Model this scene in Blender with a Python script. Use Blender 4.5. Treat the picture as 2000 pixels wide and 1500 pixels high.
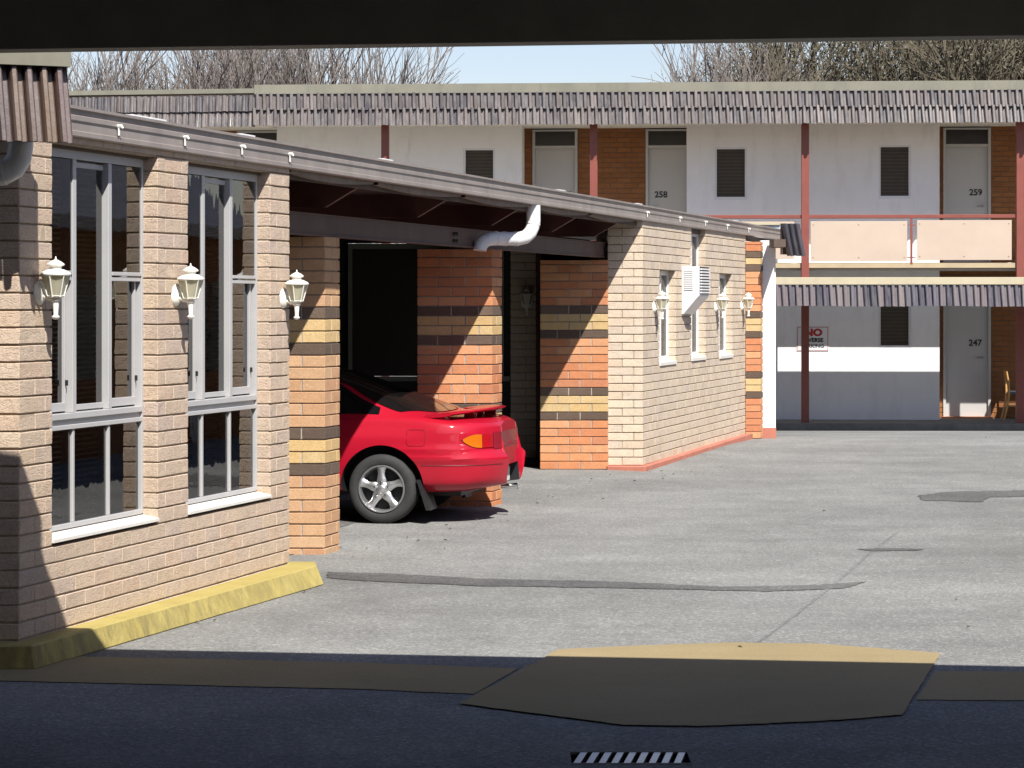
import bpy, bmesh, math, random
import numpy as np
from mathutils import Vector, Matrix
random.seed(7)
S = bpy.context.scene
COL = S.collection
for o in list(bpy.data.objects):
    bpy.data.objects.remove(o)

# ------------------------------------------------------------------ camera, sky, sun, exposure
EYE = 1.8
F = 5000.0
cd = bpy.data.cameras.new("camera")
cd.sensor_width = 36.0
cd.lens = 90.0
cd.shift_y = -0.08
cd.clip_start = 0.1
cd.clip_end = 2000
cam = bpy.data.objects.new("camera", cd)
COL.objects.link(cam)
cam.location = (0, 0, EYE)
cam.rotation_euler = (math.radians(90), 0, 0)
S.camera = cam

SUN = Vector((0.43, -1.0, 1.28)).normalized()
w = bpy.data.worlds.new("World")
S.world = w
w.use_nodes = True
nt = w.node_tree
sky = nt.nodes.new("ShaderNodeTexSky")
sky.sky_type = 'NISHITA'
sky.sun_disc = False
sky.sun_elevation = math.asin(SUN.z)
sky.sun_rotation = math.atan2(SUN.x, SUN.y)
sky.air_density = 1.0
sky.dust_density = 0.6
sky.ozone_density = 1.6
bg = nt.nodes["Background"]
bg.inputs[1].default_value = 0.082
tint = nt.nodes.new("ShaderNodeMix"); tint.data_type = 'RGBA'; tint.blend_type = 'MULTIPLY'
tint.inputs[0].default_value = 1.0; tint.inputs[7].default_value = (1.0, 0.90, 0.93, 1)   # white balance of the photograph
nt.links.new(sky.outputs[0], tint.inputs[6])
nt.links.new(tint.outputs[2], bg.inputs[0])
sd = bpy.data.lights.new("sun", 'SUN')
sd.energy = 4.6
sd.angle = math.radians(0.5)
sd.color = (1.0, 0.965, 0.905)
sun = bpy.data.objects.new("sun", sd)
COL.objects.link(sun)
sun.location = SUN * 60
sun.rotation_euler = (-SUN).to_track_quat('-Z', 'Y').to_euler()
S.view_settings.view_transform = 'Standard'
S.view_settings.look = 'None'
S.view_settings.gamma = 1.0
S.view_settings.exposure = 0.82
S.view_settings.use_curve_mapping = False
S.render.engine = 'CYCLES'
S.cycles.use_denoising = True
S.cycles.max_bounces = 8
S.cycles.diffuse_bounces = 4
S.cycles.glossy_bounces = 4
S.cycles.transparent_max_bounces = 12
S.cycles.caustics_reflective = False
S.cycles.caustics_refractive = False
S.cycles.filter_width = 1.5

# ------------------------------------------------------------------ measurement helpers
def xx(px, Y): return (px - 1000.0) * Y / F
def zz(py, Y): return EYE - (py - 590.0) * Y / F
TH = math.atan(0.2686)                       # the long wing's wall swings 15 degrees right of the view
U = Vector((math.sin(TH), math.cos(TH), 0))  # along the wall, into depth
N = Vector((math.cos(TH), -math.sin(TH), 0)) # out of the wall
def WX(Y, off=0.0): return 0.2686 * Y - 5.846 - off
def YW(px, off=0.0): return F * (5.846 + off) / (2343.0 - px)
def WP(Y, off=0.0, z=0.0): return Vector((WX(Y, off), Y, z))

# ------------------------------------------------------------------ object helpers
WPOS = {}
def wpos(p): return WPOS[p.name] if p is not None else Vector((0, 0, 0))
def tag(o, label=None, cat=None, group=None, kind=None):
    if label: o['label'] = label
    if cat: o['category'] = cat
    if group: o['group'] = group
    if kind: o['kind'] = kind
    return o
def thing(name, loc, label, cat, group=None):
    o = bpy.data.objects.new(name, None)
    COL.objects.link(o)
    o.location = loc
    o.empty_display_size = 0.2
    WPOS[o.name] = Vector(loc)
    return tag(o, label, cat, group)
def link(name, me, parent=None, loc=None, rz=0.0):
    o = bpy.data.objects.new(name, me)
    COL.objects.link(o)
    if parent is not None: o.parent = parent
    lw = Vector(loc) if loc is not None else wpos(parent)
    o.location = lw - wpos(parent)
    if rz: o.rotation_euler = (0, 0, rz)
    WPOS[o.name] = lw
    return o
def copy_tree(o, parent, delta):
    c = o.copy()
    COL.objects.link(c)
    if parent is not None:
        c.parent = parent
        WPOS[c.name] = WPOS[o.name] + delta
    else:
        c.location = o.location + delta
        WPOS[c.name] = WPOS[o.name] + delta
    for ch in o.children: copy_tree(ch, c, delta)
    return c

class MB:
    def __init__(s): s.v = []; s.f = []; s.m = []
    def add(s, vs, fs, m=0):
        b = len(s.v)
        s.v += [tuple(p) for p in vs]
        s.f += [tuple(b + i for i in f) for f in fs]
        s.m += [m] * len(fs)
    def box(s, p, a, b, c, m=0):
        """corner p and three edge vectors (right handed)"""
        p, a, b, c = Vector(p), Vector(a), Vector(b), Vector(c)
        if a.cross(b).dot(c) < 0: a, b = b, a
        vs = [p, p+a, p+a+b, p+b, p+c, p+a+c, p+a+b+c, p+b+c]
        s.add(vs, [(3,2,1,0),(4,5,6,7),(0,1,5,4),(1,2,6,5),(2,3,7,6),(3,0,4,7)], m)
    def abox(s, x0, x1, y0, y1, z0, z1, m=0):
        s.box((x0,y0,z0), (x1-x0,0,0), (0,y1-y0,0), (0,0,z1-z0), m)
    def prism(s, pts, vec, m=0):
        """polygon pts extruded by vec"""
        pts = [Vector(p) for p in pts]; vec = Vector(vec); n = len(pts)
        nrm = Vector((0,0,0))
        for i in range(n): nrm += pts[i].cross(pts[(i+1) % n])
        if nrm.dot(vec) > 0: pts = pts[::-1]
        vs = pts + [p + vec for p in pts]
        s.add(vs, [tuple(range(n)), tuple(range(2*n-1, n-1, -1))] + [(i, i+n, (i+1) % n + n, (i+1) % n) for i in range(n)], m)
    def tube(s, pts, r, seg=8, m=0, caps=True):
        pts = [Vector(p) for p in pts]; k = len(pts)
        rs = r if isinstance(r, (list, tuple)) else [r] * k
        vs = []; up = None
        for i in range(k):
            t = (pts[min(i+1, k-1)] - pts[max(i-1, 0)]).normalized()
            if up is None: up = Vector((0,0,1)) if abs(t.z) < 0.9 else Vector((1,0,0))
            a = t.cross(up).normalized(); b = a.cross(t).normalized(); up = b
            for j in range(seg):
                q = 2*math.pi*j/seg
                vs.append(pts[i] + (a*math.cos(q) + b*math.sin(q)) * rs[i])
        fs = [(i*seg+j, i*seg+(j+1) % seg, (i+1)*seg+(j+1) % seg, (i+1)*seg+j) for i in range(k-1) for j in range(seg)]
        if caps: fs += [tuple(range(seg))[::-1], tuple((k-1)*seg+j for j in range(seg))]
        s.add(vs, fs, m)
    def lathe(s, prof, c, ax=(0,0,1), seg=24, m=0):
        """profile of (radius, height) turned round axis ax through c"""
        ax = Vector(ax).normalized(); c = Vector(c)
        a = ax.orthogonal().normalized(); b = ax.cross(a)
        vs = []; k = len(prof)
        for r, h in prof:
            for j in range(seg):
                q = 2*math.pi*j/seg
                vs.append(c + ax*h + (a*math.cos(q) + b*math.sin(q)) * max(r, 1e-4))
        fs = [(i*seg+j, i*seg+(j+1) % seg, (i+1)*seg+(j+1) % seg, (i+1)*seg+j) for i in range(k-1) for j in range(seg)]
        s.add(vs, fs, m)
    def build(s, name, mat, parent=None, loc=None, smooth=False, bevel=0.0, angle=40):
        lw = Vector(loc) if loc is not None else wpos(parent)
        me = bpy.data.meshes.new(name)
        me.from_pydata([(p[0]-lw.x, p[1]-lw.y, p[2]-lw.z) for p in s.v], [], s.f)
        mats = mat if isinstance(mat, (list, tuple)) else [mat]
        for q in mats: me.materials.append(q)
        if len(mats) > 1: me.polygons.foreach_set('material_index', s.m)
        if bevel > 0:
            bm = bmesh.new(); bm.from_mesh(me)
            bmesh.ops.bevel(bm, geom=[e for e in bm.edges if len(e.link_faces) == 2 and e.calc_face_angle(0) > 0.5], offset=bevel, segments=1, affect='EDGES', clamp_overlap=True)
            bm.to_mesh(me); bm.free()
        if smooth:
            me.polygons.foreach_set('use_smooth', [True] * len(me.polygons))
            if hasattr(me, 'set_sharp_from_angle'): me.set_sharp_from_angle(angle=math.radians(angle))
        me.update()
        return link(name, me, parent, lw)

# ------------------------------------------------------------------ materials
def srgb(r, g, b):
    f = lambda c: ((c/255+0.055)/1.055)**2.4 if c > 10 else c/255/12.92
    return (f(r), f(g), f(b))
class NM:
    """tiny node builder"""
    def __init__(s, name):
        s.mat = bpy.data.materials.new(name); s.mat.use_nodes = True
        s.t = s.mat.node_tree; s.b = s.t.nodes["Principled BSDF"]
        s._tc = None
    def n(s, typ, **kw):
        x = s.t.nodes.new(typ)
        for k, v in kw.items(): setattr(x, k, v)
        return x
    def l(s, a, b): s.t.links.new(a, b)
    def coord(s, kind='Object'):
        if s._tc is None: s._tc = s.n('ShaderNodeTexCoord')
        return s._tc.outputs[kind]
    def mapping(s, scale=(1,1,1), kind='Object', src=None):
        m = s.n('ShaderNodeMapping'); m.inputs['Scale'].default_value = scale
        s.l(src if src is not None else s.coord(kind), m.inputs['Vector']); return m.outputs[0]
    def noise(s, scale, detail=4, rough=0.55, vec=None, dim4=None):
        x = s.n('ShaderNodeTexNoise')
        x.inputs['Scale'].default_value = scale; x.inputs['Detail'].default_value = detail; x.inputs['Roughness'].default_value = rough
        if vec is not None: s.l(vec, x.inputs['Vector'])
        if dim4 is not None:
            x.noise_dimensions = '4D'; s.l(dim4, x.inputs['W'])
        return x.outputs['Fac']
    def ramp(s, fac, stops, interp='LINEAR'):
        r = s.n('ShaderNodeValToRGB'); r.color_ramp.interpolation = interp
        e = r.color_ramp.elements
        while len(e) > 1: e.remove(e[-1])
        for i, (p, c) in enumerate(stops):
            if i == 0: e[0].position = p
            x = e[0] if i == 0 else e.new(p)
            x.color = (*c, 1) if len(c) == 3 else c
        s.l(fac, r.inputs[0]); return r.outputs[0]
    def mix(s, fac, a, b, mode='MIX'):
        x = s.n('ShaderNodeMix', data_type='RGBA', blend_type=mode)
        for sock, v in ((x.inputs[0], fac), (x.inputs[6], a), (x.inputs[7], b)):
            if isinstance(v, (int, float)): sock.default_value = v
            elif isinstance(v, tuple): sock.default_value = (*v, 1) if len(v) == 3 else v
            else: s.l(v, sock)
        return x.outputs[2]
    def math(s, op, a, b=0.0):
        x = s.n('ShaderNodeMath', operation=op)
        for sock, v in ((x.inputs[0], a), (x.inputs[1], b)):
            if isinstance(v, (int, float)): sock.default_value = v
            else: s.l(v, sock)
        return x.outputs[0]
    def bump(s, h, strength=0.3, dist=0.01):
        x = s.n('ShaderNodeBump'); x.inputs['Strength'].default_value = strength; x.inputs['Distance'].default_value = dist
        s.l(h, x.inputs['Height']); s.l(x.outputs[0], s.b.inputs['Normal'])
    def base(s, c):
        if isinstance(c, tuple): s.b.inputs['Base Color'].default_value = (*c, 1)
        else: s.l(c, s.b.inputs['Base Color'])
    def set(s, rough=None, metal=None, spec=None, coat=None, ior=None):
        for k, v in (('Roughness', rough), ('Metallic', metal), ('Specular IOR Level', spec), ('Coat Weight', coat), ('IOR', ior)):
            if v is None: continue
            if isinstance(v, (int, float)): s.b.inputs[k].default_value = v
            else: s.l(v, s.b.inputs[k])
        return s
    def rnd(s):
        """a value per object and per loose piece"""
        oi = s.n('ShaderNodeObjectInfo'); g = s.n('ShaderNodeNewGeometry')
        return s.math('FRACT', s.math('ADD', oi.outputs['Random'], s.math('MULTIPLY', g.outputs['Random Per Island'], 7.31)))

def paint(name, c, rough=0.5, var=0.12, scale=3.0, bumpy=0.0, metal=0.0, spec=0.5, dirt=None, bscale=60):
    m = NM(name)
    lo = tuple(max(0, x*(1-var)) for x in c); hi = tuple(min(1, x*(1+var)) for x in c)
    col = m.ramp(m.noise(scale, 6, 0.65, m.coord()), [(0.3, lo), (0.7, hi)])
    if dirt is not None:
        dv = m.mapping((1.4, 1.4, 0.35))
        col = m.mix(m.ramp(m.noise(4.0, 8, 0.7, dv), [(0.5, (0,0,0)), (0.8, (0.75,0.75,0.75))]), col, dirt)
    m.base(col); m.set(rough, metal, spec)
    if bumpy: m.bump(m.noise(bscale, 5, 0.6, m.coord()), bumpy, 0.004)
    return m.mat

def brick_mat(name, palette, rough=0.88, gouge=0.6, dist=0.006, fine=0.16, stain=0.0):
    m = NM(name); r = m.rnd()
    k = len(palette)
    col = m.ramp(r, [((i+0.5)/k, c) for i, c in enumerate(palette)])
    vec = m.mapping((1, 1, 1.0))
    n1 = m.noise(14, 5, 0.6, vec, m.math('MULTIPLY', r, 40))
    col = m.mix(m.ramp(n1, [(0.35, (0.80,)*3), (0.7, (1.14,)*3)]), (0,0,0), col) if False else m.mix(1.0, col, m.ramp(n1, [(0.3, (0.86,0.845,0.83)), (0.72, (1.0,1.0,1.0))]), 'MULTIPLY')
    n2 = m.noise(130, 3, 0.6, vec, r)
    col = m.mix(1.0, col, m.ramp(n2, [(0.30, (1-fine*2,)*3), (0.6, (1.0,)*3)]), 'MULTIPLY')
    m.base(col); m.set(rough, 0, 0.25)
    gv = m.mapping((26, 26, 60))
    g = m.n('ShaderNodeTexNoise', noise_dimensions='4D')
    g.inputs['Scale'].default_value = 1.0; g.inputs['Detail'].default_value = 5; g.inputs['Roughness'].default_value = 0.6; g.inputs['Distortion'].default_value = 1.6
    m.l(gv, g.inputs['Vector']); m.l(m.math('MULTIPLY', r, 91.0), g.inputs['W'])
    h = m.math('ADD', m.ramp(g.outputs['Fac'], [(0.36, (0,0,0)), (0.5, (0.85,)*3), (0.8, (1,1,1))]), m.math('MULTIPLY', n2, 0.25))
    m.bump(h, gouge, dist)
    return m.mat

M = {}
M['beige'] = brick_mat('beige_brick', [(.60,.475,.365), (.575,.455,.36), (.62,.495,.375), (.565,.445,.355), (.61,.47,.365), (.59,.475,.37), (.635,.495,.36), (.555,.44,.37), (.60,.475,.37), (.615,.465,.35)], gouge=0.5, dist=0.006)
M['beige_far'] = brick_mat('pale_beige_brick', [(0.649,0.526,0.398), (0.690,0.577,0.452), (0.607,0.504,0.406), (0.720,0.599,0.452), (0.662,0.555,0.445)], gouge=0.4)  # palette paled to carry the glare and haze over the far wall
M['orange'] = brick_mat('orange_brick', [(.55,.335,.185), (.585,.37,.21), (.53,.305,.17), (.60,.40,.24), (.52,.285,.165), (.575,.35,.20)], gouge=0.3, dist=0.003)
M['red'] = brick_mat('red_brick', [(0.624,0.262,0.123), (0.564,0.225,0.109), (0.660,0.307,0.145), (0.528,0.217,0.116), (0.600,0.285,0.145), (0.672,0.345,0.181)], gouge=0.3, dist=0.003)
M['yellow'] = brick_mat('yellow_brick', [(.62,.43,.20), (.58,.40,.19), (.65,.47,.24), (.60,.44,.23)], gouge=0.3, dist=0.003)
M['dark'] = brick_mat('dark_brown_brick', [(.125,.088,.066), (.15,.105,.08), (.105,.076,.058), (.17,.122,.09)], gouge=0.4, dist=0.004)
M['brown'] = brick_mat('brown_brick', [(.30,.125,.045), (.27,.11,.042), (.33,.145,.055), (.29,.13,.055)], gouge=0.3, dist=0.003)
M['mortar'] = paint('beige_mortar', (.375,.305,.225), 0.95, 0.2, 20)
M['mortar_grey'] = paint('grey_mortar', (.36,.32,.28), 0.95, 0.2, 20)
M['mortar_dark'] = paint('dark_mortar', (.15,.11,.085), 0.95, 0.2, 20)
M['white_wall'] = paint('white_render', (.84,.83,.815), 0.8, 0.035, 1.2, bumpy=0.35, dirt=(.70,.685,.66))
M['white_frame'] = paint('white_metal', (.72,.72,.73), 0.35, 0.04, 4)
M['alu'] = paint('pale_aluminium', (.42,.415,.415), 0.4, 0.05, 5)
M['white_gloss'] = paint('white_lamp_enamel', (.82,.81,.75), 0.3, 0.05, 15)
M['pvc'] = paint('white_pvc', (.74,.74,.74), 0.32, 0.07, 5, dirt=(.45,.43,.42))
M['sill'] = paint('pale_sill_tile', (.66,.63,.58), 0.6, 0.05, 8)
M['cream'] = paint('cream_trim', (.47,.41,.28), 0.6, 0.08, 2, dirt=(.36,.32,.24))
M['roofcap'] = paint('grey_cream_flashing', (.205,.195,.15), 0.55, 0.1, 2, dirt=(.14,.135,.105))
M['soffit'] = paint('cream_soffit', (.70,.66,.57), 0.8, 0.05, 1)
M['gutter'] = paint('brown_grey_gutter', (.25,.215,.195), 0.42, 0.14, 3, dirt=(.15,.125,.11))
M['fascia'] = paint('brown_fascia', (.095,.065,.05), 0.7, 0.2, 4)
M['fascia_tan'] = paint('tan_fascia', (.22,.16,.12), 0.7, 0.2, 4, dirt=(.09,.065,.05))
M['rafter'] = paint('dark_red_timber', (.085,.028,.022), 0.6, 0.25, 5)
M['beam'] = paint('purple_brown_steel', (.115,.072,.06), 0.6, 0.15, 4, spec=0.25, dirt=(.065,.042,.036))
M['roof_white'] = paint('white_roof_sheet', (.75,.75,.74), 0.4, 0.05, 3)
M['post'] = paint('red_brown_post', (.225,.062,.045), 0.5, 0.1, 5)
M['panel'] = paint('peach_panel', (.50,.40,.315), 0.7, 0.06, 1.5, dirt=(.49,.405,.32))
M['door'] = paint('white_door', (.47,.46,.44), 0.5, 0.03, 1.5)
M['screen'] = paint('brown_fly_screen', (.055,.043,.03), 0.7, 0.15, 8)
M['transom'] = paint('dark_transom_glass', (.02,.017,.015), 0.3, 0.2, 5)
M['tan_slab'] = paint('tan_slab_edge', (.44,.35,.22), 0.8, 0.1, 4)
M['concrete'] = paint('dark_concrete', (.20,.19,.17), 0.9, 0.2, 5, bumpy=0.3)
M['canopy'] = paint('dark_painted_steel', (.20,.185,.16), 0.6, 0.15, 3)
M['redkerb'] = paint('red_painted_kerb', (.43,.155,.105), 0.75, 0.14, 4, bumpy=0.4, dirt=(.34,.15,.11))
M['terracotta'] = paint('terracotta_sill', (.42,.17,.08), 0.7, 0.15, 9)
M['black'] = paint('black_plastic', (.015,.015,.016), 0.5, 0.2, 8)
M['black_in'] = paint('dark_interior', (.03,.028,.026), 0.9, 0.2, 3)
M['rubber'] = paint('tyre_rubber', (.028,.028,.028), 0.8, 0.2, 20, bumpy=0.2)
M['steel'] = paint('galvanised_steel', (.36,.37,.38), 0.3, 0.1, 20, metal=0.9)
M['dirt_pit'] = paint('black_pit', (.008,.008,.008), 0.9, 0.1, 8)
M['wood'] = paint('light_chair_wood', (.55,.30,.10), 0.45, 0.2, 12)
M['ink'] = paint('black_lettering', (.02,.02,.02), 0.6, 0.05, 5)
M['ink_red'] = paint('red_lettering', (.45,.03,.035), 0.6, 0.05, 5)
M['sign'] = paint('white_sign_plate', (.80,.79,.78), 0.5, 0.03, 5)
M['bluish'] = paint('pale_blue_flashing', (.50,.60,.64), 0.4, 0.1, 3)
M['bark'] = paint('grey_brown_bark', (.155,.12,.09), 0.9, 0.25, 6)
M['twig'] = paint('grey_brown_twigs', (.165,.142,.128), 0.9, 0.25, 3)
M['bark_olive'] = paint('olive_brown_bark', (.10,.083,.055), 0.9, 0.25, 6)
M['bulb'] = None
M['curtain'] = paint('pale_curtain', (.66,.60,.44), 0.9, 0.12, 9)
M['frame_green'] = paint('pale_green_frame', (.22,.23,.19), 0.8, 0.08, 5, spec=0.1)
M['grey_grille'] = paint('grey_grille', (.42,.44,.46), 0.5, 0.08, 8)

def yellow_kerb_mat():
    m = NM('yellow_painted_kerb')
    n = m.noise(5, 8, 0.65, m.mapping((1,1,1)))
    col = m.ramp(n, [(0.3, (.335,.265,.08)), (0.6, (.40,.325,.108))])
    g = m.n('ShaderNodeNewGeometry'); sx = m.n('ShaderNodeSeparateXYZ'); m.l(g.outputs['Normal'], sx.inputs[0])
    side = m.math('SUBTRACT', 1.0, m.math('ABSOLUTE', sx.outputs[2]))
    dv = m.mapping((11, 11, 2.5))
    d = m.ramp(m.noise(1.0, 9, 0.78, dv), [(0.40, (0,0,0)), (0.54, (.65,.65,.65)), (0.66, (1,1,1))])
    col = m.mix(m.math('MULTIPLY', d, side), col, (.15,.125,.06))
    d2 = m.ramp(m.noise(60, 4, 0.7, m.coord()), [(0.62, (0,0,0)), (0.75, (1,1,1))])
    col = m.mix(m.math('MULTIPLY', d2, m.math('ADD', 0.12, m.math('MULTIPLY', side, 0.45))), col, (.12,.10,.06))
    m.base(col); m.set(0.7, 0, 0.3); m.bump(m.noise(45, 6, 0.65, m.coord()), 0.5, 0.008)
    return m.mat
M['yellow_kerb'] = yellow_kerb_mat()

def asphalt_mat(name, c, spk=0.5, patch=0.2):
    m = NM(name)
    co = m.coord()
    big = m.noise(0.35, 5, 0.6, co)
    mid = m.noise(2.2, 6, 0.65, m.mapping((1, 0.6, 1)))
    fine = m.n('ShaderNodeTexVoronoi'); fine.inputs['Scale'].default_value = 75; m.l(co, fine.inputs['Vector'])
    f2 = m.noise(170, 2, 0.6, co)
    col = m.ramp(big, [(0.3, tuple(x*(1-patch) for x in c)), (0.7, tuple(x*(1+patch) for x in c))])
    col = m.mix(1.0, col, m.ramp(mid, [(0.3, (.84,.84,.84)), (0.65, (1,1,1))]), 'MULTIPLY')
    sep = m.n('ShaderNodeSeparateColor'); m.l(fine.outputs['Color'], sep.inputs[0])
    col = m.mix(spk, col, m.mix(1.0, col, m.ramp(sep.outputs[0], [(0.0, (.40,.40,.40)), (0.55, (.95,.95,.95)), (0.85, (1.15,1.14,1.12)), (1.0, (2.1,2.07,2.0))]), 'MULTIPLY'))
    col = m.mix(1.0, col, m.ramp(f2, [(0.25, (.72,.72,.72)), (0.6, (1,1,1))]), 'MULTIPLY')
    wear = m.noise(0.8, 6, 0.7, m.mapping((0.55, 1.5, 1)))
    col = m.mix(1.0, col, m.ramp(wear, [(0.34, (.87,.87,.875)), (0.5, (.98,.98,.98)), (0.68, (1.04,1.04,1.03))]), 'MULTIPLY')
    spots = m.noise(9, 3, 0.6, co)
    col = m.mix(m.ramp(spots, [(0.70, (0,0,0)), (0.76, (.45,.45,.45))]), col, tuple(x*.5 for x in c))
    # oil spots and rubbed tracks
    ov = m.noise(1.1, 3, 0.5, m.mapping((1, 1, 1)))
    col = m.mix(m.ramp(ov, [(0.66, (0,0,0)), (0.76, (.5,.5,.5))]), col, tuple(x*0.55 for x in c))
    m.base(col); m.set(0.95, 0, 0.06)
    m.bump(m.math('ADD', m.math('MULTIPLY', fine.outputs['Distance'], 0.5), f2), 0.5, 0.006)
    return m.mat
M['asphalt'] = asphalt_mat('grey_asphalt', (.258,.257,.247), 0.45)
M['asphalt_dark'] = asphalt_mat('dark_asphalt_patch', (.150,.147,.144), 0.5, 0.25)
M['asphalt_seam'] = asphalt_mat('worn_asphalt_seam', (.222,.222,.217), 0.5, 0.25)
def tan_mat():
    m = NM('tan_painted_asphalt'); co = m.coord()
    col = m.ramp(m.noise(1.2, 7, 0.65, co), [(0.3, (.290,.229,.124)), (0.7, (.345,.272,.152))])
    sc = m.ramp(m.noise(2.5, 7, 0.7, m.mapping((0.5, 3.5, 1))), [(0.55, (0,0,0)), (0.8, (.6,.6,.6))])
    col = m.mix(sc, col, (.25,.19,.115))
    col = m.mix(1.0, col, m.ramp(m.noise(150, 3, 0.6, co), [(0.25, (.66,.66,.66)), (0.6, (1,1,1))]), 'MULTIPLY')
    m.base(col); m.set(0.85, 0, 0.15); m.bump(m.noise(140, 3, 0.6, co), 0.4, 0.005)
    return m.mat
M['tan'] = tan_mat()

def tile_mat(name, pal, rough=0.42, spec=0.6, streak=0.5):
    m = NM(name); r = m.rnd(); k = len(pal)
    col = m.ramp(r, [((i+0.5)/k, c) for i, c in enumerate(pal)])
    n = m.noise(7, 7, 0.7, m.mapping((1.6, 1.6, 0.35)), m.math('MULTIPLY', r, 30))
    col = m.mix(m.ramp(n, [(0.42, (0,0,0)), (0.68, (streak,)*3)]), col, (.28,.25,.235))
    col = m.mix(m.ramp(m.noise(24, 5, 0.7, m.coord(), r), [(0.55, (0,0,0)), (0.8, (.6,.6,.6))]), col, (.06,.045,.05))
    m.base(col); m.set(rough, 0, spec); m.bump(m.noise(50, 4, 0.6, m.coord()), 0.2, 0.004)
    return m.mat
M['tile'] = tile_mat('purple_brown_tile', [(.12,.10,.093), (.062,.056,.058), (.155,.13,.118), (.05,.047,.051), (.14,.117,.105), (.088,.077,.078), (.185,.158,.142), (.075,.061,.058), (.118,.108,.106), (.055,.051,.056), (.105,.087,.075)], 0.34, 0.8)
M['tile_dark'] = tile_mat('near_black_glazed_tile', [(.035,.030,.034), (.05,.04,.045), (.028,.026,.03)], 0.25, 0.9, 0.15)
M['tile_gloss'] = tile_mat('glazed_tile', [(.16,.13,.13), (.07,.065,.08), (.22,.18,.17), (.09,.085,.105), (.18,.15,.145), (.06,.055,.065)], 0.18, 1.0, 0.35)
M['tile_red'] = tile_mat('red_brown_tile', [(.105,.052,.040), (.072,.042,.040), (.095,.055,.038), (.075,.052,.054), (.11,.066,.040)], 0.33, 0.8, 0.3)

def glass_mat(name, ior=1.9, tint=(.75,.78,.78), rough=0.0):
    mat = bpy.data.materials.new(name); mat.use_nodes = True; t = mat.node_tree
    t.nodes.remove(t.nodes["Principled BSDF"])
    out = t.nodes["Material Output"]
    fr = t.nodes.new('ShaderNodeFresnel'); fr.inputs[0].default_value = ior
    tr = t.nodes.new('ShaderNodeBsdfTransparent'); tr.inputs[0].default_value = (*tint, 1)
    gl = t.nodes.new('ShaderNodeBsdfGlossy'); gl.inputs['Roughness'].default_value = rough
    mx = t.nodes.new('ShaderNodeMixShader')
    t.links.new(fr.outputs[0], mx.inputs[0]); t.links.new(tr.outputs[0], mx.inputs[1]); t.links.new(gl.outputs[0], mx.inputs[2])
    nz = t.nodes.new('ShaderNodeTexNoise'); nz.inputs['Scale'].default_value = 2.2
    bp = t.nodes.new('ShaderNodeBump'); bp.inputs['Strength'].default_value = 0.03; bp.inputs['Distance'].default_value = 0.02
    t.links.new(nz.outputs['Fac'], bp.inputs['Height']); t.links.new(bp.outputs[0], gl.inputs['Normal'])
    t.links.new(mx.outputs[0], out.inputs[0])
    return mat
M['glass'] = glass_mat('window_glass', 2.5)
M['glass_clear'] = glass_mat('clear_window_glass', 1.2, (.93,.94,.93))
def lamp_glass_mat():
    mat = glass_mat('pale_frosted_lamp_glass', 1.35, (.99,.97,.88)); t = mat.node_tree
    mx = [n for n in t.nodes if n.type == 'MIX_SHADER'][0]
    tl = t.nodes.new('ShaderNodeBsdfTranslucent'); tl.inputs[0].default_value = (.90,.88,.72,1)
    df = t.nodes.new('ShaderNodeBsdfDiffuse'); df.inputs[0].default_value = (.86,.84,.68,1)
    a = t.nodes.new('ShaderNodeMixShader'); a.inputs[0].default_value = .5; t.links.new(tl.outputs[0], a.inputs[1]); t.links.new(df.outputs[0], a.inputs[2])
    b = t.nodes.new('ShaderNodeMixShader'); b.inputs[0].default_value = .50; t.links.new(mx.outputs[0], b.inputs[1]); t.links.new(a.outputs[0], b.inputs[2])
    t.links.new(b.outputs[0], t.nodes['Material Output'].inputs[0]); return mat
M['lamp_glass'] = lamp_glass_mat()
M['car_glass'] = glass_mat('tinted_car_glass', 1.6, (.07,.07,.075))
def bulb_mat():
    m = NM('frosted_cream_bulb'); m.base((.95,.90,.70)); m.set(0.3); 
    return m.mat
M['bulb'] = bulb_mat()
def car_paint():
    m = NM('red_car_paint'); m.base(m.ramp(m.noise(3, 3, 0.5, m.coord()), [(0.3, (.36,.003,.017)), (0.7, (.39,.004,.021))]))
    m.set(0.6, 0.0, 0.15, 0.8); m.b.inputs['Coat Roughness'].default_value = 0.06
    return m.mat
M['carred'] = car_paint()
M['carred_dark'] = paint('dark_red_seam', (.10,.004,.010), 0.4, 0.1, 5)

M['black_gloss'] = paint('tinted_side_glass', (.006,.006,.007), 0.04, 0.0, 5, spec=0.7)
M['car_glass_dark'] = paint('tinted_rear_glass', (.008,.007,.007), 0.05, 0.0, 5, spec=0.8)

def lens(name, c):
    m = NM(name); m.base(c); m.set(0.15, 0, 0.6, 0.6)
    m.bump(m.noise(60, 2, 0.5, m.mapping((1, 1, 3))), 0.15, 0.003); return m.mat
M['lens_orange'] = lens('orange_lens', (.50,.125,.006)); M['lens_red'] = lens('red_lens', (.35,.006,.012)); M['lens_panel'] = lens('dark_red_reflector', (.24,.012,.025))
M['chrome'] = paint('chrome', (.75,.75,.75), 0.12, 0.03, 5, metal=1.0)
M['alloy'] = paint('silver_alloy', (.66,.66,.67), 0.3, 0.06, 12, metal=0.85)
M['plate'] = paint('white_number_plate', (.70,.70,.68), 0.45, 0.05, 10)
def leaf_mat(name, pal):
    m = NM(name); r = m.rnd(); k = len(pal)
    m.base(m.ramp(r, [((i+0.5)/k, c) for i, c in enumerate(pal)])); m.set(0.7, 0, 0.2)
    return m.mat
M['leaf'] = leaf_mat('olive_brown_leaves', [(.09,.082,.052), (.065,.062,.038), (.125,.113,.08), (.055,.052,.033), (.10,.086,.06), (.15,.138,.105)])

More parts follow.
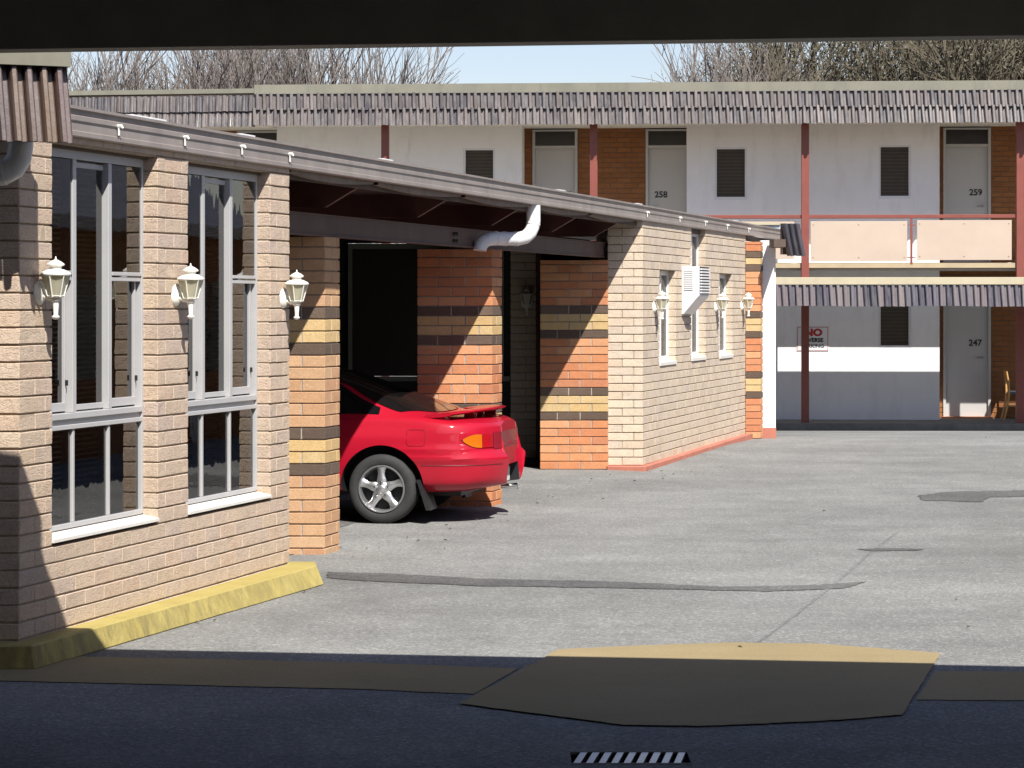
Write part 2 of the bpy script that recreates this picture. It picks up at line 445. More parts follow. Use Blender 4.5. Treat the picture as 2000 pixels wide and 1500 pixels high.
# ------------------------------------------------------------------ bricks
BR = {}
def brick_mesh(L, H, D, mat, var):
    key = (round(L, 3), round(H, 3), round(D, 3), mat.name, var)
    if key in BR: return BR[key]
    rng = random.Random(str(key))
    bm = bmesh.new()
    vs = []
    for x in (0, L):
        for y in (0, D):
            for z in (0, H):
                j = lambda a: (rng.random()-0.5)*a
                vs.append(bm.verts.new((x + j(.002), y + (j(.004) if y == 0 else 0), z + j(.003))))
    for f in ((0,1,3,2),(4,6,7,5),(0,4,5,1),(2,3,7,6),(0,2,6,4),(1,5,7,3)): bm.faces.new([vs[i] for i in f])
    bmesh.ops.recalc_face_normals(bm, faces=bm.faces)
    front = [e for e in bm.edges if not all(v.co.y > D*0.6 for v in e.verts)]
    bmesh.ops.bevel(bm, geom=front, offset=min(0.0035, H*0.06), segments=1, affect='EDGES')
    me = bpy.data.meshes.new('brick'); bm.to_mesh(me); bm.free()
    me.materials.append(mat); BR[key] = me
    return me
P, BH = 0.086, 0.0775
def leaf_wall(parent, name, org, dirv, length, z0, z1, mat_of, openings=(), bond=0.0, depth=0.11, mortar='mortar', perp=0.010, recess=0.014, budget=10**6, wall_label=None, single=None, rough_amt=1.0, flush=0.0035):
    """a leaf of brickwork along dirv from org; outward is dirv turned -90 degrees. The mortar core is the part, each brick a sub-part."""
    d = Vector((dirv[0], dirv[1], 0)).normalized(); inn = Vector((-d.y, d.x, 0)); ang = math.atan2(d.y, d.x)
    org = Vector((org[0], org[1], 0))
    pos = lambda s, dep, z: org + d*s + inn*dep + Vector((0,0,z))
    nc = int(math.ceil((z1 - z0)/P - 1e-6))
    rows = []
    for k in range(nc):
        za, zb = z0 + k*P + (P-BH), min(z0 + (k+1)*P, z1)
        zm = (za+zb)/2
        segs = [(0.0, length)]
        for (a, b, c, e) in openings:
            if c < zm < e:
                new = []
                for (p, q) in segs:
                    if b <= p or a >= q: new.append((p, q)); continue
                    if a > p + .02: new.append((p, a))
                    if b < q - .02: new.append((b, q))
                segs = new
        rows.append((k, za, zb, segs))
    core = MB()
    i = 0
    while i < len(rows):
        j = i
        while j+1 < len(rows) and rows[j+1][3] == rows[i][3]: j += 1
        za = rows[i][1] - (P-BH); zb = rows[j][2] - 0.004
        for (p, q) in rows[i][3]:
            e = 0.006
            core.box(pos(p+e, recess, za), d*(q-p-2*e), inn*(depth-recess-0.004), Vector((0,0,zb-za)))
        i = j+1
    bricks = []
    for (k, za, zb, segs) in rows:
        off = bond if k % 2 == 0 else bond + 0.12
        for (p, q) in segs:
            core.box(pos(p+.008, flush, za+.0015), d*(q-p-.016), inn*0.03, Vector((0,0,zb-za-.003)))
            js = [p]
            t = math.floor((p-off)/0.24)*0.24 + off
            while t < q:
                if t > p + 0.06 and t < q - 0.06: js.append(t)
                t += 0.24
            js.append(q)
            for a, b in zip(js[:-1], js[1:]):
                g0 = 0 if a == p else perp/2; g1 = 0 if b == q else perp/2
                bricks.append((k, a+g0, b-g1, za, zb))
    wall = core.build(name, M[mortar], parent)
    if wall_label: wall['label'] = wall_label
    rng = random.Random(name + str(org))
    rest = {}
    for n, (k, a, b, za, zb) in enumerate(bricks):
        mat = M[mat_of(k)]
        L = round((b-a)*200)/200.0
        c0 = pos(a + ((b-a)-L)/2, -rng.random()*0.003*rough_amt, za)
        if n < budget:
            o = link('brick', brick_mesh(L, zb-za, depth-0.02, mat, rng.randrange(3)), wall, c0, ang)
        else:
            mb = rest.setdefault(mat.name, (MB(), mat))[0]
            mb.box(c0, d*L, inn*(depth-0.02), Vector((0,0,zb-za)))
    for nm, (mb, mat) in rest.items():
        o = mb.build('bricks_beyond', mat, wall, bevel=0.003); o['kind'] = 'stuff'
    return wall, len(bricks)
def count_note(*a): pass
def band(z0, bands, main):
    """course index -> material from the list of dark course heights"""
    def f(k):
        zc = z0 + (k+.5)*P
        for (zd0, zd1) in bands:
            k0 = round((zd0 - z0)/P - .5); k1 = round((zd1 - z0)/P - .5)
            if k in (k0, k1): return 'dark'
            if k0 < k < k1: return 'yellow'
        return main
    return f

# ------------------------------------------------------------------ ground
def sstep(a, b, x):
    t = max(0.0, min(1.0, (x-a)/(b-a))); return t*t*(3-2*t)
def ground_z(y, x=3.5):
    pts = [(-400, 0), (27, 0), (33, .04), (41.3, -.272), (60, -.272), (900, -.272)]
    for (a, za), (b, zb) in zip(pts[:-1], pts[1:]):
        if a <= y <= b: return za + (zb-za)*(y-a)/(b-a) + .045*sstep(23.2, 26.4, y)*sstep(1.05*(y-22)*.25+1.6, 1.05*(y-22)*.25-.6, x)*(1-sstep(31, 33, y))
    return 0
gm = MB()
ys = [-60, 9.965, 10.245, 20] + [22 + .5*i for i in range(24)] + [36, 39, 41.3, 60, 120, 900]
xs = [-900, -60, 0.2322, 0.7000] + [1 + .5*i for i in range(12)] + [60, 900]
for j in range(len(ys)-1):
    for i in range(len(xs)-1):
        if i == 2 and j == 1: continue       # the drain's opening
        q = [(xs[i], ys[j]), (xs[i+1], ys[j]), (xs[i+1], ys[j+1]), (xs[i], ys[j+1])]
        gm.add([(x, y, ground_z(y, x)) for x, y in q], [(0,1,2,3)])
tag(gm.build('asphalt_ground', M['asphalt']), 'grey worn asphalt courtyard running back to the motel', kind='structure')

def sheet(name, pts, mat, h, label, jag=0.0, seed=1):
    rng = random.Random(seed); out = []
    for (a, b) in zip(pts, pts[1:] + pts[:1]):
        n = 14 if jag else 1
        for i in range(n):
            t = i/n; x = a[0]+(b[0]-a[0])*t; y = a[1]+(b[1]-a[1])*t
            if jag: x += (rng.random()-.5)*jag; y += (rng.random()-.5)*jag
            out.append((x, y))
    me = bpy.data.meshes.new(name); bm = bmesh.new()
    f = bm.faces.new([bm.verts.new((x, y, ground_z(y, x)+h)) for x, y in out])
    if f.normal.z < 0: f.normal_flip()
    bm.faces.ensure_lookup_table(); bm.normal_update()
    if bm.faces[0].normal.z < 0: bm.faces[0].normal_flip()
    bm.to_mesh(me); bm.free(); me.materials.append(mat)
    o = link(name, me); return tag(o, label, kind='structure')
def G(px, py, Y=None):
    y = 9000.0/(py-590.0); return (xx(px, y), y)
hexp = [G(896,1377), G(1091,1271), G(1220,1264.5), G(1430,1257.5), G(1598,1260), G(1838,1278), G(1763,1399), G(1640,1409), G(1500,1416), G(1370,1421), G(1220,1419)]
sheet('painted_panel', hexp, M['tan'], 0.008, 'tan painted six-sided panel on the asphalt, half in shadow', 0.012, 5)
sheet('painted_strip', [G(-150,1280), G(168,1284), G(700,1295), G(1012,1307), G(926,1357), G(700,1347), G(0,1331), G(-300,1327)], M['tan'], 0.004, 'tan painted strip on the asphalt left of the panel', 0.01, 6)
sheet('painted_strip', [G(1826,1312), G(2300,1314), G(2300,1372), G(1789,1368)], M['tan'], 0.004, 'tan painted strip on the asphalt right of the panel', 0.01, 7)
sheet('asphalt_patch', [G(640,1118), G(760,1121), G(940,1131), G(1210,1137), G(1420,1147), G(1600,1143), G(1690,1137), G(1650,1150), G(1500,1156), G(1200,1149), G(930,1145), G(720,1136), G(640,1130)], M['asphalt_dark'], 0.004, 'long thin dark asphalt patch across the courtyard', 0.03, 8)
sheet('asphalt_patch', [G(1795,968), G(1850,961), G(2050,957), G(2250,955), G(2250,972), G(2000,970), G(1930,972), G(1915,981), G(1800,978)], M['asphalt_dark'], 0.004, 'dark asphalt patch near the right edge of the courtyard', 0.05, 9)
sheet('asphalt_patch', [G(1672,1073), G(1740,1071), G(1805,1073), G(1795,1076), G(1700,1077)], M['asphalt_dark'], 0.004, 'small dark crack patch in the asphalt', 0.02, 10)
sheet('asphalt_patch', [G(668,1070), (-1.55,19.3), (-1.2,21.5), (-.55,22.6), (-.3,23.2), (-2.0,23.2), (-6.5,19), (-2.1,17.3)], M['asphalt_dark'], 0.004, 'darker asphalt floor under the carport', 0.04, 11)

sm_ = [G(1478,1257), G(1555,1200), G(1632,1140), G(1694,1085), G(1752,1040)]
sheet('asphalt_seam', [(x-.012,y) for x, y in sm_] + [(x+.012,y+.004) for x, y in sm_[::-1]], M['asphalt_seam'], 0.003, 'faint dark seam running diagonally across the sunlit asphalt', 0.003, 12)
lt = MB(); rl = random.Random(4)
for i in range(70):
    k = rl.random()
    if k < .45: Yl = rl.uniform(16.9, 27); xl = WX(Yl, .25) + abs(rl.gauss(0, .35)); yl = Yl
    elif k < .6: yl = rl.uniform(12.6, 16.3); xl = -2.33 + (yl-12.53)*.301 + .02 + abs(rl.gauss(0,.05))
    else: yl = rl.uniform(11, 38); xl = rl.uniform(-1.2, .24*yl)
    zl = ground_z(yl, xl) + .012; a_ = rl.random()*6.28; r_ = rl.uniform(.008, .022)
    ca, sa = math.cos(a_)*r_, math.sin(a_)*r_
    lt.add([(xl-ca,yl-sa,zl-.006), (xl+sa*.5,yl-ca*.5,zl+.004), (xl+ca,yl+sa,zl), (xl-sa*.5,yl+ca*.5,zl+.006)], [(0,1,2,3)])
tag(lt.build('leaf_litter', M['leaf']), 'scattered tiny dry leaf bits on the asphalt', 'leaf litter', kind='stuff')

# drain
dg = thing('drain_grate', (0.466, 10.105, 0), 'small steel drain grate with slanted bars in the shaded asphalt', 'drain grate')
pit = MB()
x0, x1, y0, y1 = 0.2322, 0.7000, 9.965, 10.245
for (a, b) in (((x0,y0),(x1,y0)), ((x1,y0),(x1,y1)), ((x1,y1),(x0,y1)), ((x0,y1),(x0,y0))):
    pit.add([(a[0],a[1],0),(b[0],b[1],0),(b[0],b[1],-.4),(a[0],a[1],-.4)], [(0,1,2,3)])
pit.add([(x0,y0,-.4),(x1,y0,-.4),(x1,y1,-.4),(x0,y1,-.4)], [(0,1,2,3)])
pit.build('pit', M['dirt_pit'], dg)
fr = MB()
for (ya, yb) in ((y0, y0+.015), (y1-.015, y1)):
    fr = MB(); fr.abox(x0, x1, ya, yb, -.03, .004); fr.build('grate_rail', M['concrete'], dg)
for i in range(9):
    b = MB(); xa = x0 + .006 + i*.049
    wd = .034 if i else .034
    b.prism([(xa,y0+.015,-.022),(xa+wd*.8,y0+.015,-.022),(xa+wd*.8+.036,y1-.015,-.022),(xa+.036,y1-.015,-.022)], (0,0,.024))
    b.build('bar', M['steel'], dg)

# ------------------------------------------------------------------ the long single-storey wing: near room
C0 = WP(12.68)
def sU(Y): return (Y-12.68)/math.cos(TH)
room = thing('brick_room', (C0.x, C0.y, 0), 'near beige brick room with two tall white windows at left of the courtyard', 'building')
oA = sU(13.04), sU(14.36); oB = sU(14.79), sU(16.10); Lend = sU(16.44)
ZB = 0.121
bm_ = lambda k: 'beige'
wall_s, n1 = leaf_wall(room, 'brick_wall', C0, U, Lend, ZB-P, 2.70, bm_, [(oA[0], oA[1], .57, 2.66), (oB[0], oB[1], .57, 2.66)], bond=.05, perp=.004, recess=.011, flush=.0012)
wall_f, n2 = leaf_wall(room, 'brick_wall', (C0.x-1.2, C0.y), (1,0), 1.2, ZB-P, 2.70, bm_, bond=.0, perp=.008, recess=.012)
# wall end towards the carport and dark interior
mb = MB()
mb.box(WP(16.43, 0.02) - U*0.11 + Vector((0,0,0)), -N*4.2, U*0.10, Vector((0,0,2.66)))
mb.build('end_wall', M['mortar'], room)
mb = MB()
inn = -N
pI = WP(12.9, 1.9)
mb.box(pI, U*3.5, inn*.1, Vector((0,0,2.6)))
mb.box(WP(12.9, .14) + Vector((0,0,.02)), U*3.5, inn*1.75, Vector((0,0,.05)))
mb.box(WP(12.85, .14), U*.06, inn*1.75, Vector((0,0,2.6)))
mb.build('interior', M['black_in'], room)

def near_window(parent, o, idx):
    s0, s1 = o; W = s1 - s0
    B = C0 + U*s0 - N*0.10                   # window plane, 0.1 m behind the brick face
    b = lambda s, dp, z: B + U*s - N*dp + Vector((0,0,z))   # dp positive goes inward
    zb, zt = .615, 2.60
    m1, m2 = W/3, 2*W/3
    f = MB()
    def bar(sa, sb, d0, d1, za, zb_): f.box(b(sa, d0, za), U*(sb-sa), -N*(d1-d0), Vector((0,0,zb_-za)))
    bar(0, .024, -.016, .05, zb, zt); bar(W-.024, W, -.016, .05, zb, zt)
    bar(.024, W-.024, -.017, .05, zt-.045, zt+.001); bar(.024, W-.024, -.017, .05, zb-.002, zb+.024)
    bar(.024, W-.024, -.022, .05, 1.186, 1.218); bar(.024, W-.024, -.018, .05, 1.132, 1.156); bar(.024, W-.024, -.004, .05, 1.156, 1.186)
    for m in (m1, m2):
        bar(m-.022, m+.022, -.016, .055, 1.219, zt-.046)    # upper mullions; the middle light sits deeper
        bar(m-.013, m+.013, -.010, .05, zb+.025, 1.131)
    bar(m1+.027, m2-.027, .012, .05, 1.226, 1.256); bar(m1+.027, m2-.027, .012, .05, zt-.085, zt-.056)
    win = f.build('window', M['alu'], parent, bevel=.002)
    # sashes in the outer lights
    for (a, c, side) in ((.03, m1-.03, 0), (m2+.03, W-.03, 1)):
        q = MB()
        def sb(sa, sb_, d0, d1, za, zb_): q.box(b(sa, d0, za), U*(sb_-sa), -N*(d1-d0), Vector((0,0,zb_-za)))
        zr = 1.915
        sb(a, c, -.012, .04, zr, zr+.022); sb(a, c, -.018, .04, zr+.03, zr+.05)
        sb(a+.0, a+.02, .012, .05, 1.227, zr-.001); sb(c-.035, c-.014, .012, .05, 1.227, zr-.001)
        sb(a+.02, c-.035, .008, .05, 1.227, 1.272)
        q.build('sash', M['alu'], win, bevel=.0015)
        k = MB(); k.box(b(c-.03, .0, 1.36), U*.014, -N*.012, Vector((0,0,.03))); k.build('latch', M['black'], win)
    # panes
    quads = []
    for (a, c) in ((.03, m1-.016), (m1+.016, m2-.016), (m2+.016, W-.03)): quads.append((a, c, zb+.02, 1.135, .003))
    quads.append((m1+.026, m2-.026, 1.22, zt-.05, .021))
    for (a, c) in ((.03, m1-.026), (m2+.026, W-.03)): quads += [(a, c, 1.935, zt-.05, -.008), (a+.02, c-.035, 1.27, 1.93, .028)]
    for (a, c, za, zc, dq) in quads:
        g = MB(); p0 = b(a, dq, za)
        g.add([p0, p0+U*(c-a), p0+U*(c-a)+Vector((0,0,zc-za)), p0+Vector((0,0,zc-za))], [(0,1,2,3)])
        g.build('pane', M['glass'], win)
    bl = MB()
    for k in range(int((zt-zb)/.028)):
        z = zb + .02 + k*.028
        p0 = b(.02, .17, z)
        bl.add([p0, p0+U*(W-.04), p0+U*(W-.04)-N*.018+Vector((0,0,.018)), p0-N*.018+Vector((0,0,.018))], [(0,1,2,3)])
    bl.build('blind', M['blind'], win)
    s = MB()
    s0_ = C0 + U*s0 + N*0.012
    for k in range(6):
        p = s0_ + U*(W*k/6+.001) + Vector((0,0,.572))
        L = U*(W/6-.002); I = -N*.118
        s.prism([p, p+Vector((0,0,.016)), p+I+Vector((0,0,.038)), p+I], L)
    s.build('sill', M['sill'], win)
    return win
M['blind'] = paint('charcoal_blind', (.013,.013,.013), 0.9, 0.15, 6, spec=0.05)
near_window(room, oA, 0)
near_window(room, oB, 1)

# yellow kerb
kb = MB()
kp = [(-2.33,12.53), (-1.195,16.30), (-1.30,16.36)]
def kring(k): return k
base = [Vector((-4.5,12.50,0)), Vector((-2.33,12.53,0)), Vector((-1.195,16.28,0)), Vector((-1.24,16.60,0)), Vector((-1.60,16.60,0)), Vector((-2.62,12.86,0)), Vector((-4.5,12.86,0))]
top = [Vector((-4.5,12.52,.118)), Vector((-2.352,12.55,.118)), Vector((-1.25,16.36,.118)), Vector((-1.275,16.60,.118)), Vector((-1.60,16.60,.118)), Vector((-2.62,12.86,.118)), Vector((-4.5,12.86,.118))]
# subdivide the long side so that its edge can waver
def wob(a, b, n, amp, seed):
    r = random.Random(seed); out = []
    for i in range(n):
        p = a.lerp(b, i/n)
        if 0 < i: p = p + N*(r.random()-.5)*amp + Vector((0,0,(r.random()-.5)*amp*.3))
        out.append(p)
    return out
bl_ = [base[0]] + wob(base[1], base[2], 60, .005, 3) + base[2:]
tl_ = [top[0]] + wob(top[1], top[2], 60, .004, 4) + top[2:]
n = len(bl_)
kb.add(bl_ + tl_, [tuple(range(n))[::-1], tuple(range(n, 2*n))] + [(i, (i+1) % n, (i+1) % n + n, i+n) for i in range(n)])
tag(kb.build('kerb', M['yellow_kerb'], bevel=.008), 'yellow painted concrete kerb along the near brick wall', kind='structure')

# ------------------------------------------------------------------ roof of the wing: gutter, rafters, beam
YE = 35.7
rf = thing('flat_roof', (WX(18)-.5, 18, 2.66), 'long flat roof with brown gutter and red-brown rafters over wing and carport', 'roof')
def ext_prof(prof, Ya, Yb, off0=0.0):
    """profile of (outward distance, z) swept along the wall"""
    mb_ = MB(); a = WP(Ya, off0); L = U*((Yb-Ya)/math.cos(TH))
    mb_.prism([a + N*p + Vector((0,0,z)) for p, z in prof], L)
    return mb_
gp = [(.018,2.655), (.03,2.662), (.03,2.685), (.022,2.69), (.022,2.735), (.03,2.742), (.03,2.765), (.022,2.770), (.024,2.795), (.038,2.80), (.038,2.815), (.01,2.815), (.008,2.80), (-.06,2.80), (-.06,2.655)]
mb = ext_prof(gp, 12.30, YE); mb.build('gutter', M['gutter'], rf)
mb = ext_prof([(-.062,2.60),(-.062,2.80),(-.085,2.80),(-.085,2.60)], 12.30, YE-.2); mb.build('fascia', M['fascia'], rf)
# sagging tan batten under the gutter over the carport
mb = MB()
for (Ya, Yb) in ((16.5,18.15),(18.25,20.3),(20.42,22.45),(22.55,24.55),(24.65,26.5)):
    for i in range(6):
        t0, t1 = i/6, (i+1)/6
        A, B = WP(Ya+(Yb-Ya)*t0), WP(Ya+(Yb-Ya)*t1)
        h0, h1 = .03*math.sin(math.pi*t0), .03*math.sin(math.pi*t1)
        q = []
        for (p_, h) in ((A, h0), (B, h1)):
            q += [p_+N*-.012+Vector((0,0,2.635-h)), p_+N*-.05+Vector((0,0,2.635-h)), p_+N*-.05+Vector((0,0,2.656)), p_+N*-.012+Vector((0,0,2.656))]
        mb.add(q, [(0,1,5,4),(1,2,6,5),(2,3,7,6),(3,0,4,7)])
mb.build('batten', M['fascia_tan'], rf)
mb = MB(); a = WP(12.75, .09, 2.672); mb.box(a, U*((YE-12.95)/math.cos(TH)), -N*7.0, Vector((0,0,.10))); mb.build('roof_deck', M['fascia'], rf)
for (px) in (268, 302, 480, 755, 1098, 1250, 1440):
    Y = YW(px); mb = MB(); a = WP(Y, .02, 2.812); mb.box(a, U*.22, -N*.5, Vector((0,0,.022))); mb.build('roof_sheet_end', M['roof_white'], rf)
for px in (220, 350, 462, 556, 1258, 1322, 1372, 1415, 1457, 1522):
    Y = YW(px); p = WP(Y) + N*.03 + Vector((0,0,2.745)); mb = MB()
    mb.tube([p - N*.004, p + N*.022, p + N*.03 + Vector((0,0,-.012))], [.010,.010,.006], 8)
    mb.box(p + N*.004 + Vector((0,0,-.05)) - U*.006, U*.012, N*.006, Vector((0,0,.045)))
    mb.build('gutter_bracket', M['chrome'] if px < 0 else M['white_gloss'], rf, smooth=True)
CB = 6.245 - 5.846     # offset of the pier line behind the wall line
for Y in (18.2, 20.36, 22.5, 24.6, 26.35):
    mb = MB(); p = WP(Y)
    tip = p - N*.065
    poly = [tip + Vector((0,0,2.666)), tip - N*.33 + Vector((0,0,2.478)), tip - N*5.8 + Vector((0,0,2.478)), tip - N*5.8 + Vector((0,0,2.666))]
    mb.prism(poly, U*.05); mb.build('rafter', M['rafter'], rf)
mb = MB()
a = WP(16.5, CB+.0, 2.268); L = U*((26.9-16.5)/math.cos(TH))
mb.prism([a, a+Vector((0,0,.012)), a-N*.012+Vector((0,0,.012)), a-N*.012+Vector((0,0,.146)), a+Vector((0,0,.146)), a+Vector((0,0,.158)), a-N*.09+Vector((0,0,.158)), a-N*.09], L)
mb.build('beam', M['beam'], rf)
Yb = YW(888, CB)
for dz in (.045, .105):
    mb = MB()
    for k in (0, .06): mb.tube([WP(Yb+k, CB+.012, 2.268+dz), WP(Yb+k, CB-.012, 2.268+dz)], .014, 8)
    mb.build('bolt', M['black'], rf)
# downpipe: drops from the gutter and swings back to pier two
Yd = YW(1046)
p = WP(Yd) - N*.02
def zd(y): return zz(y, Yd)
pipe = [p - N*i_ - U*(1.85*i_) + Vector((0,0,z_)) for i_, z_ in ((0,2.655),(0,2.50),(.005,2.46),(.020,2.41),(.05,2.37),(.09,2.355),(.13,2.352),(.24,2.350),(.275,2.342),(.305,2.318),(.320,2.28),(.323,2.245))]
pt, end = pipe[:6], pipe[6:]
mb = MB(); mb.tube(pt + end, .060, 16); dp = mb.build('downpipe', M['pvc'], rf, smooth=True)
mb = MB()
mb.tube([pt[0], pt[1]], .0625, 16)
for (a_, b_, t0_, t1_) in ((1,2,.0,.5), (5,6,.1,.7), (7,8,-.55,.0), (6,7,.35,.5), (9,10,.2,.6)):
    A_, B_ = pipe[a_], pipe[b_]; mb.tube([A_.lerp(B_, t0_), A_.lerp(B_, t1_)], .0635, 16)
mb.build('pipe_collar', M['pvc'], dp, smooth=True)
# far end: flashing and a short glazed tile mansard
Ye = YE
e0 = WP(Ye)
mb = MB(); mb.box(Vector((xx(1400,Ye+.2), Ye+.2, 2.815)), Vector((xx(1524,Ye+.2)-xx(1400,Ye+.2),0,0)), Vector((0,.04,0)), Vector((0,0,.065)))
mb.box(Vector((xx(1400,Ye+.2)-.02, Ye+.17, 2.882)), Vector((xx(1524,Ye+.2)-xx(1400,Ye+.2)+.02,0,0)), Vector((0,.4,0)), Vector((0,0,.035)), 1)
mb.build('end_flashing', [M['bluish'], M['cream']], rf)
mb = MB(); mb.box(Vector((xx(1462,Ye-.3), Ye-.3, 2.56)), Vector((.42,0,0)), Vector((0,.5,0)), Vector((0,0,.06))); mb.build('soffit_board', M['rafter'], rf)
mb = MB(); mb.abox(3.33, 3.48, 32.55, 33.15, 2.50, 2.60); mb.build('eave_board', M['fascia'], rf)  # board added and sized to throw slanting shade on the white pillar

# ------------------------------------------------------------------ roof tiles (ribbed pan tiles)
def tile_mesh(W, Ht, lean, mat, kind=0):
    """one tile hung on a slope: local x along, z up the slope, y outwards negative. lean = outward run at the bottom"""
    key = ('tile', round(W,3), round(Ht,3), round(lean,3), mat.name, kind)
    if key in BR: return BR[key]
    r = random.Random(str(key)); j = lambda a: (r.random()-.5)*a
    prof = [(0.0,.012), (.05,-.026), (.16,-.040), (.40,-.042), (.50,-.034), (.56,.006), (.68,.016), (.92,.014), (.97,.010), (1.0,.012)]
    vs = []
    for (t, zt_) in ((0, 0.0), (1, 1.0)):
        for (x, y) in prof:
            out = -lean*(1-t)
            sk = .014*(1-t)
            vs.append((x*W*.99 + j(.002) + sk, out + y - (.012 if t == 0 else 0), zt_*Ht + (j(.006) if t == 0 else 0)))
    n = len(prof)
    back = []
    for i in range(2*n): back.append((vs[i][0], vs[i][1] + .014, vs[i][2]))
    fs = [(i, i+1, i+1+n, i+n) for i in range(n-1)]
    fs += [(2*n+i+1, 2*n+i, 2*n+i+n, 2*n+i+1+n) for i in range(n-1)]
    fs += [(i+1, i, 2*n+i, 2*n+i+1) for i in range(n-1)]
    me = bpy.data.meshes.new('roof_tile'); me.from_pydata(vs + back, [], fs); me.materials.append(mat)
    BR[key] = me
    return me

# mansard end of the wing (four glazed tiles seen from the side)
ma = math.radians(30)
md = Vector((math.cos(ma), math.sin(ma), 0))
m0 = Vector((xx(1528,33.0), 33.0, zz(500, 33.0)))
mp = MB(); mp.box(m0 + Vector((0,0,.02)) + Vector((-md.y, md.x, 0))*.02 + md*.004, md*.275, Vector((-md.y, md.x, 0))*.03, Vector((0,0,.40))); mans = mp.build('mansard', M['fascia'], rf)
for k in range(3):
    link('roof_tile', tile_mesh(.095, .42, .10, M['tile_dark'], k), mans, m0 + md*.095*k + Vector((0,0,0)), ma)

# ------------------------------------------------------------------ brick piers of the carport
def pier(px0, px1, Y, z1, side, main, bands, label, z0=-.046, width=None):
    xr = xx(px1, Y); wd = (px1-px0)*Y/F if width is None else width
    t = thing('brick_pier', (xr-wd/2, Y, 0), label, 'pier', 'banded brick piers')
    f = band(z0, bands, main)
    leaf_wall(t, 'brick_face', (xr-wd, Y), (1,0), wd, z0, z1, f, bond=.06, depth=.11, mortar='mortar_grey', perp=.010, recess=.012)
    leaf_wall(t, 'brick_face', (xr, Y+.0), U, side, z0, z1, f, bond=.02, depth=.11, mortar='mortar_grey', perp=.010, recess=.012)
    c = MB(); c.abox(xr-wd+.01, xr-.12, Y+.115, Y+side, z0, z1-.01); c.build('core', M['mortar_grey'], t)
    return t
BD = [(1.716,1.457),(.855,.603)]
BD = [(b, a) for a, b in BD]
pier(507, 634, 18.25, 2.267, .33, 'orange', BD, 'nearest banded brick pier, pale orange, between the room and the red car')
pier(815, 961, 22.55, 2.267, .33, 'red', BD, 'middle banded red brick pier directly behind the tail of the car')
pier(1055, 1186.5, 26.84, 2.24, .6, 'red', [(1.44,1.698),(.60,.848)], 'far banded red brick pier beside the shaded wall lamp')
pier(1456.5, 1485, 32.93, 2.576, .2, 'red', [(2.206,2.445),(1.40,1.64),(.58,.826)], 'slim banded brick pier beside the white wall end', z0=.04)
wp_ = thing('white_pillar', (xx(1500,33.2), 33.2, 0), 'white rendered wall end with red painted foot beside slim brick pier', 'pillar')
mb = MB(); mb.abox(xx(1485.5,33.2), xx(1515,33.2), 33.2, 35.6, .17, 2.60); mb.build('shaft', M['white_wall'], wp_)
mb = MB(); mb.abox(xx(1482,33.2), xx(1515.5,33.2), 33.17, 35.62, -.06, .17); mb.build('foot', M['redkerb'], wp_)

# ------------------------------------------------------------------ far beige room
Yc = 26.87
C1 = WP(Yc)
far = thing('brick_room', (C1.x, C1.y, 0), 'far beige brick room with three narrow windows and a wall air conditioner', 'building')
def s1(Y): return (Y-Yc)/math.cos(TH)
Lf = s1(32.95)
wins = [(s1(27.71), s1(28.57), 1.12, 2.155), (s1(29.44), s1(30.28), 1.13, 2.70), (s1(31.16), s1(32.02), 1.12, 2.155)]
wf, nf = leaf_wall(far, 'brick_wall', (xx(1187,Yc), Yc), (1,0), C1.x-xx(1187,Yc), .08-P, 2.66, lambda k: 'beige_far', bond=.03, mortar='mortar', perp=.008, recess=.012)
wsd, ns = leaf_wall(far, 'brick_wall', C1, U, Lf, .08-P, 2.66, lambda k: 'beige_far', wins, bond=.02, mortar='mortar', perp=.005, recess=.015, budget=240)
mb = MB()
mb.box(WP(Yc+.3, 2.0), U*6.0, -N*.1, Vector((0,0,2.6))); mb.box(WP(Yc+.25,.2)+Vector((0,0,.05)), U*6.0, -N*1.8, Vector((0,0,.05))); mb.box(WP(32.85,.15), U*.1, -N*2.0, Vector((0,0,2.6)))
mb.abox(xx(1187,Yc)+.02, C1.x-.15, Yc+.12, Yc+.2, 0, 2.6)
mb.build('interior', M['black_in'], far)
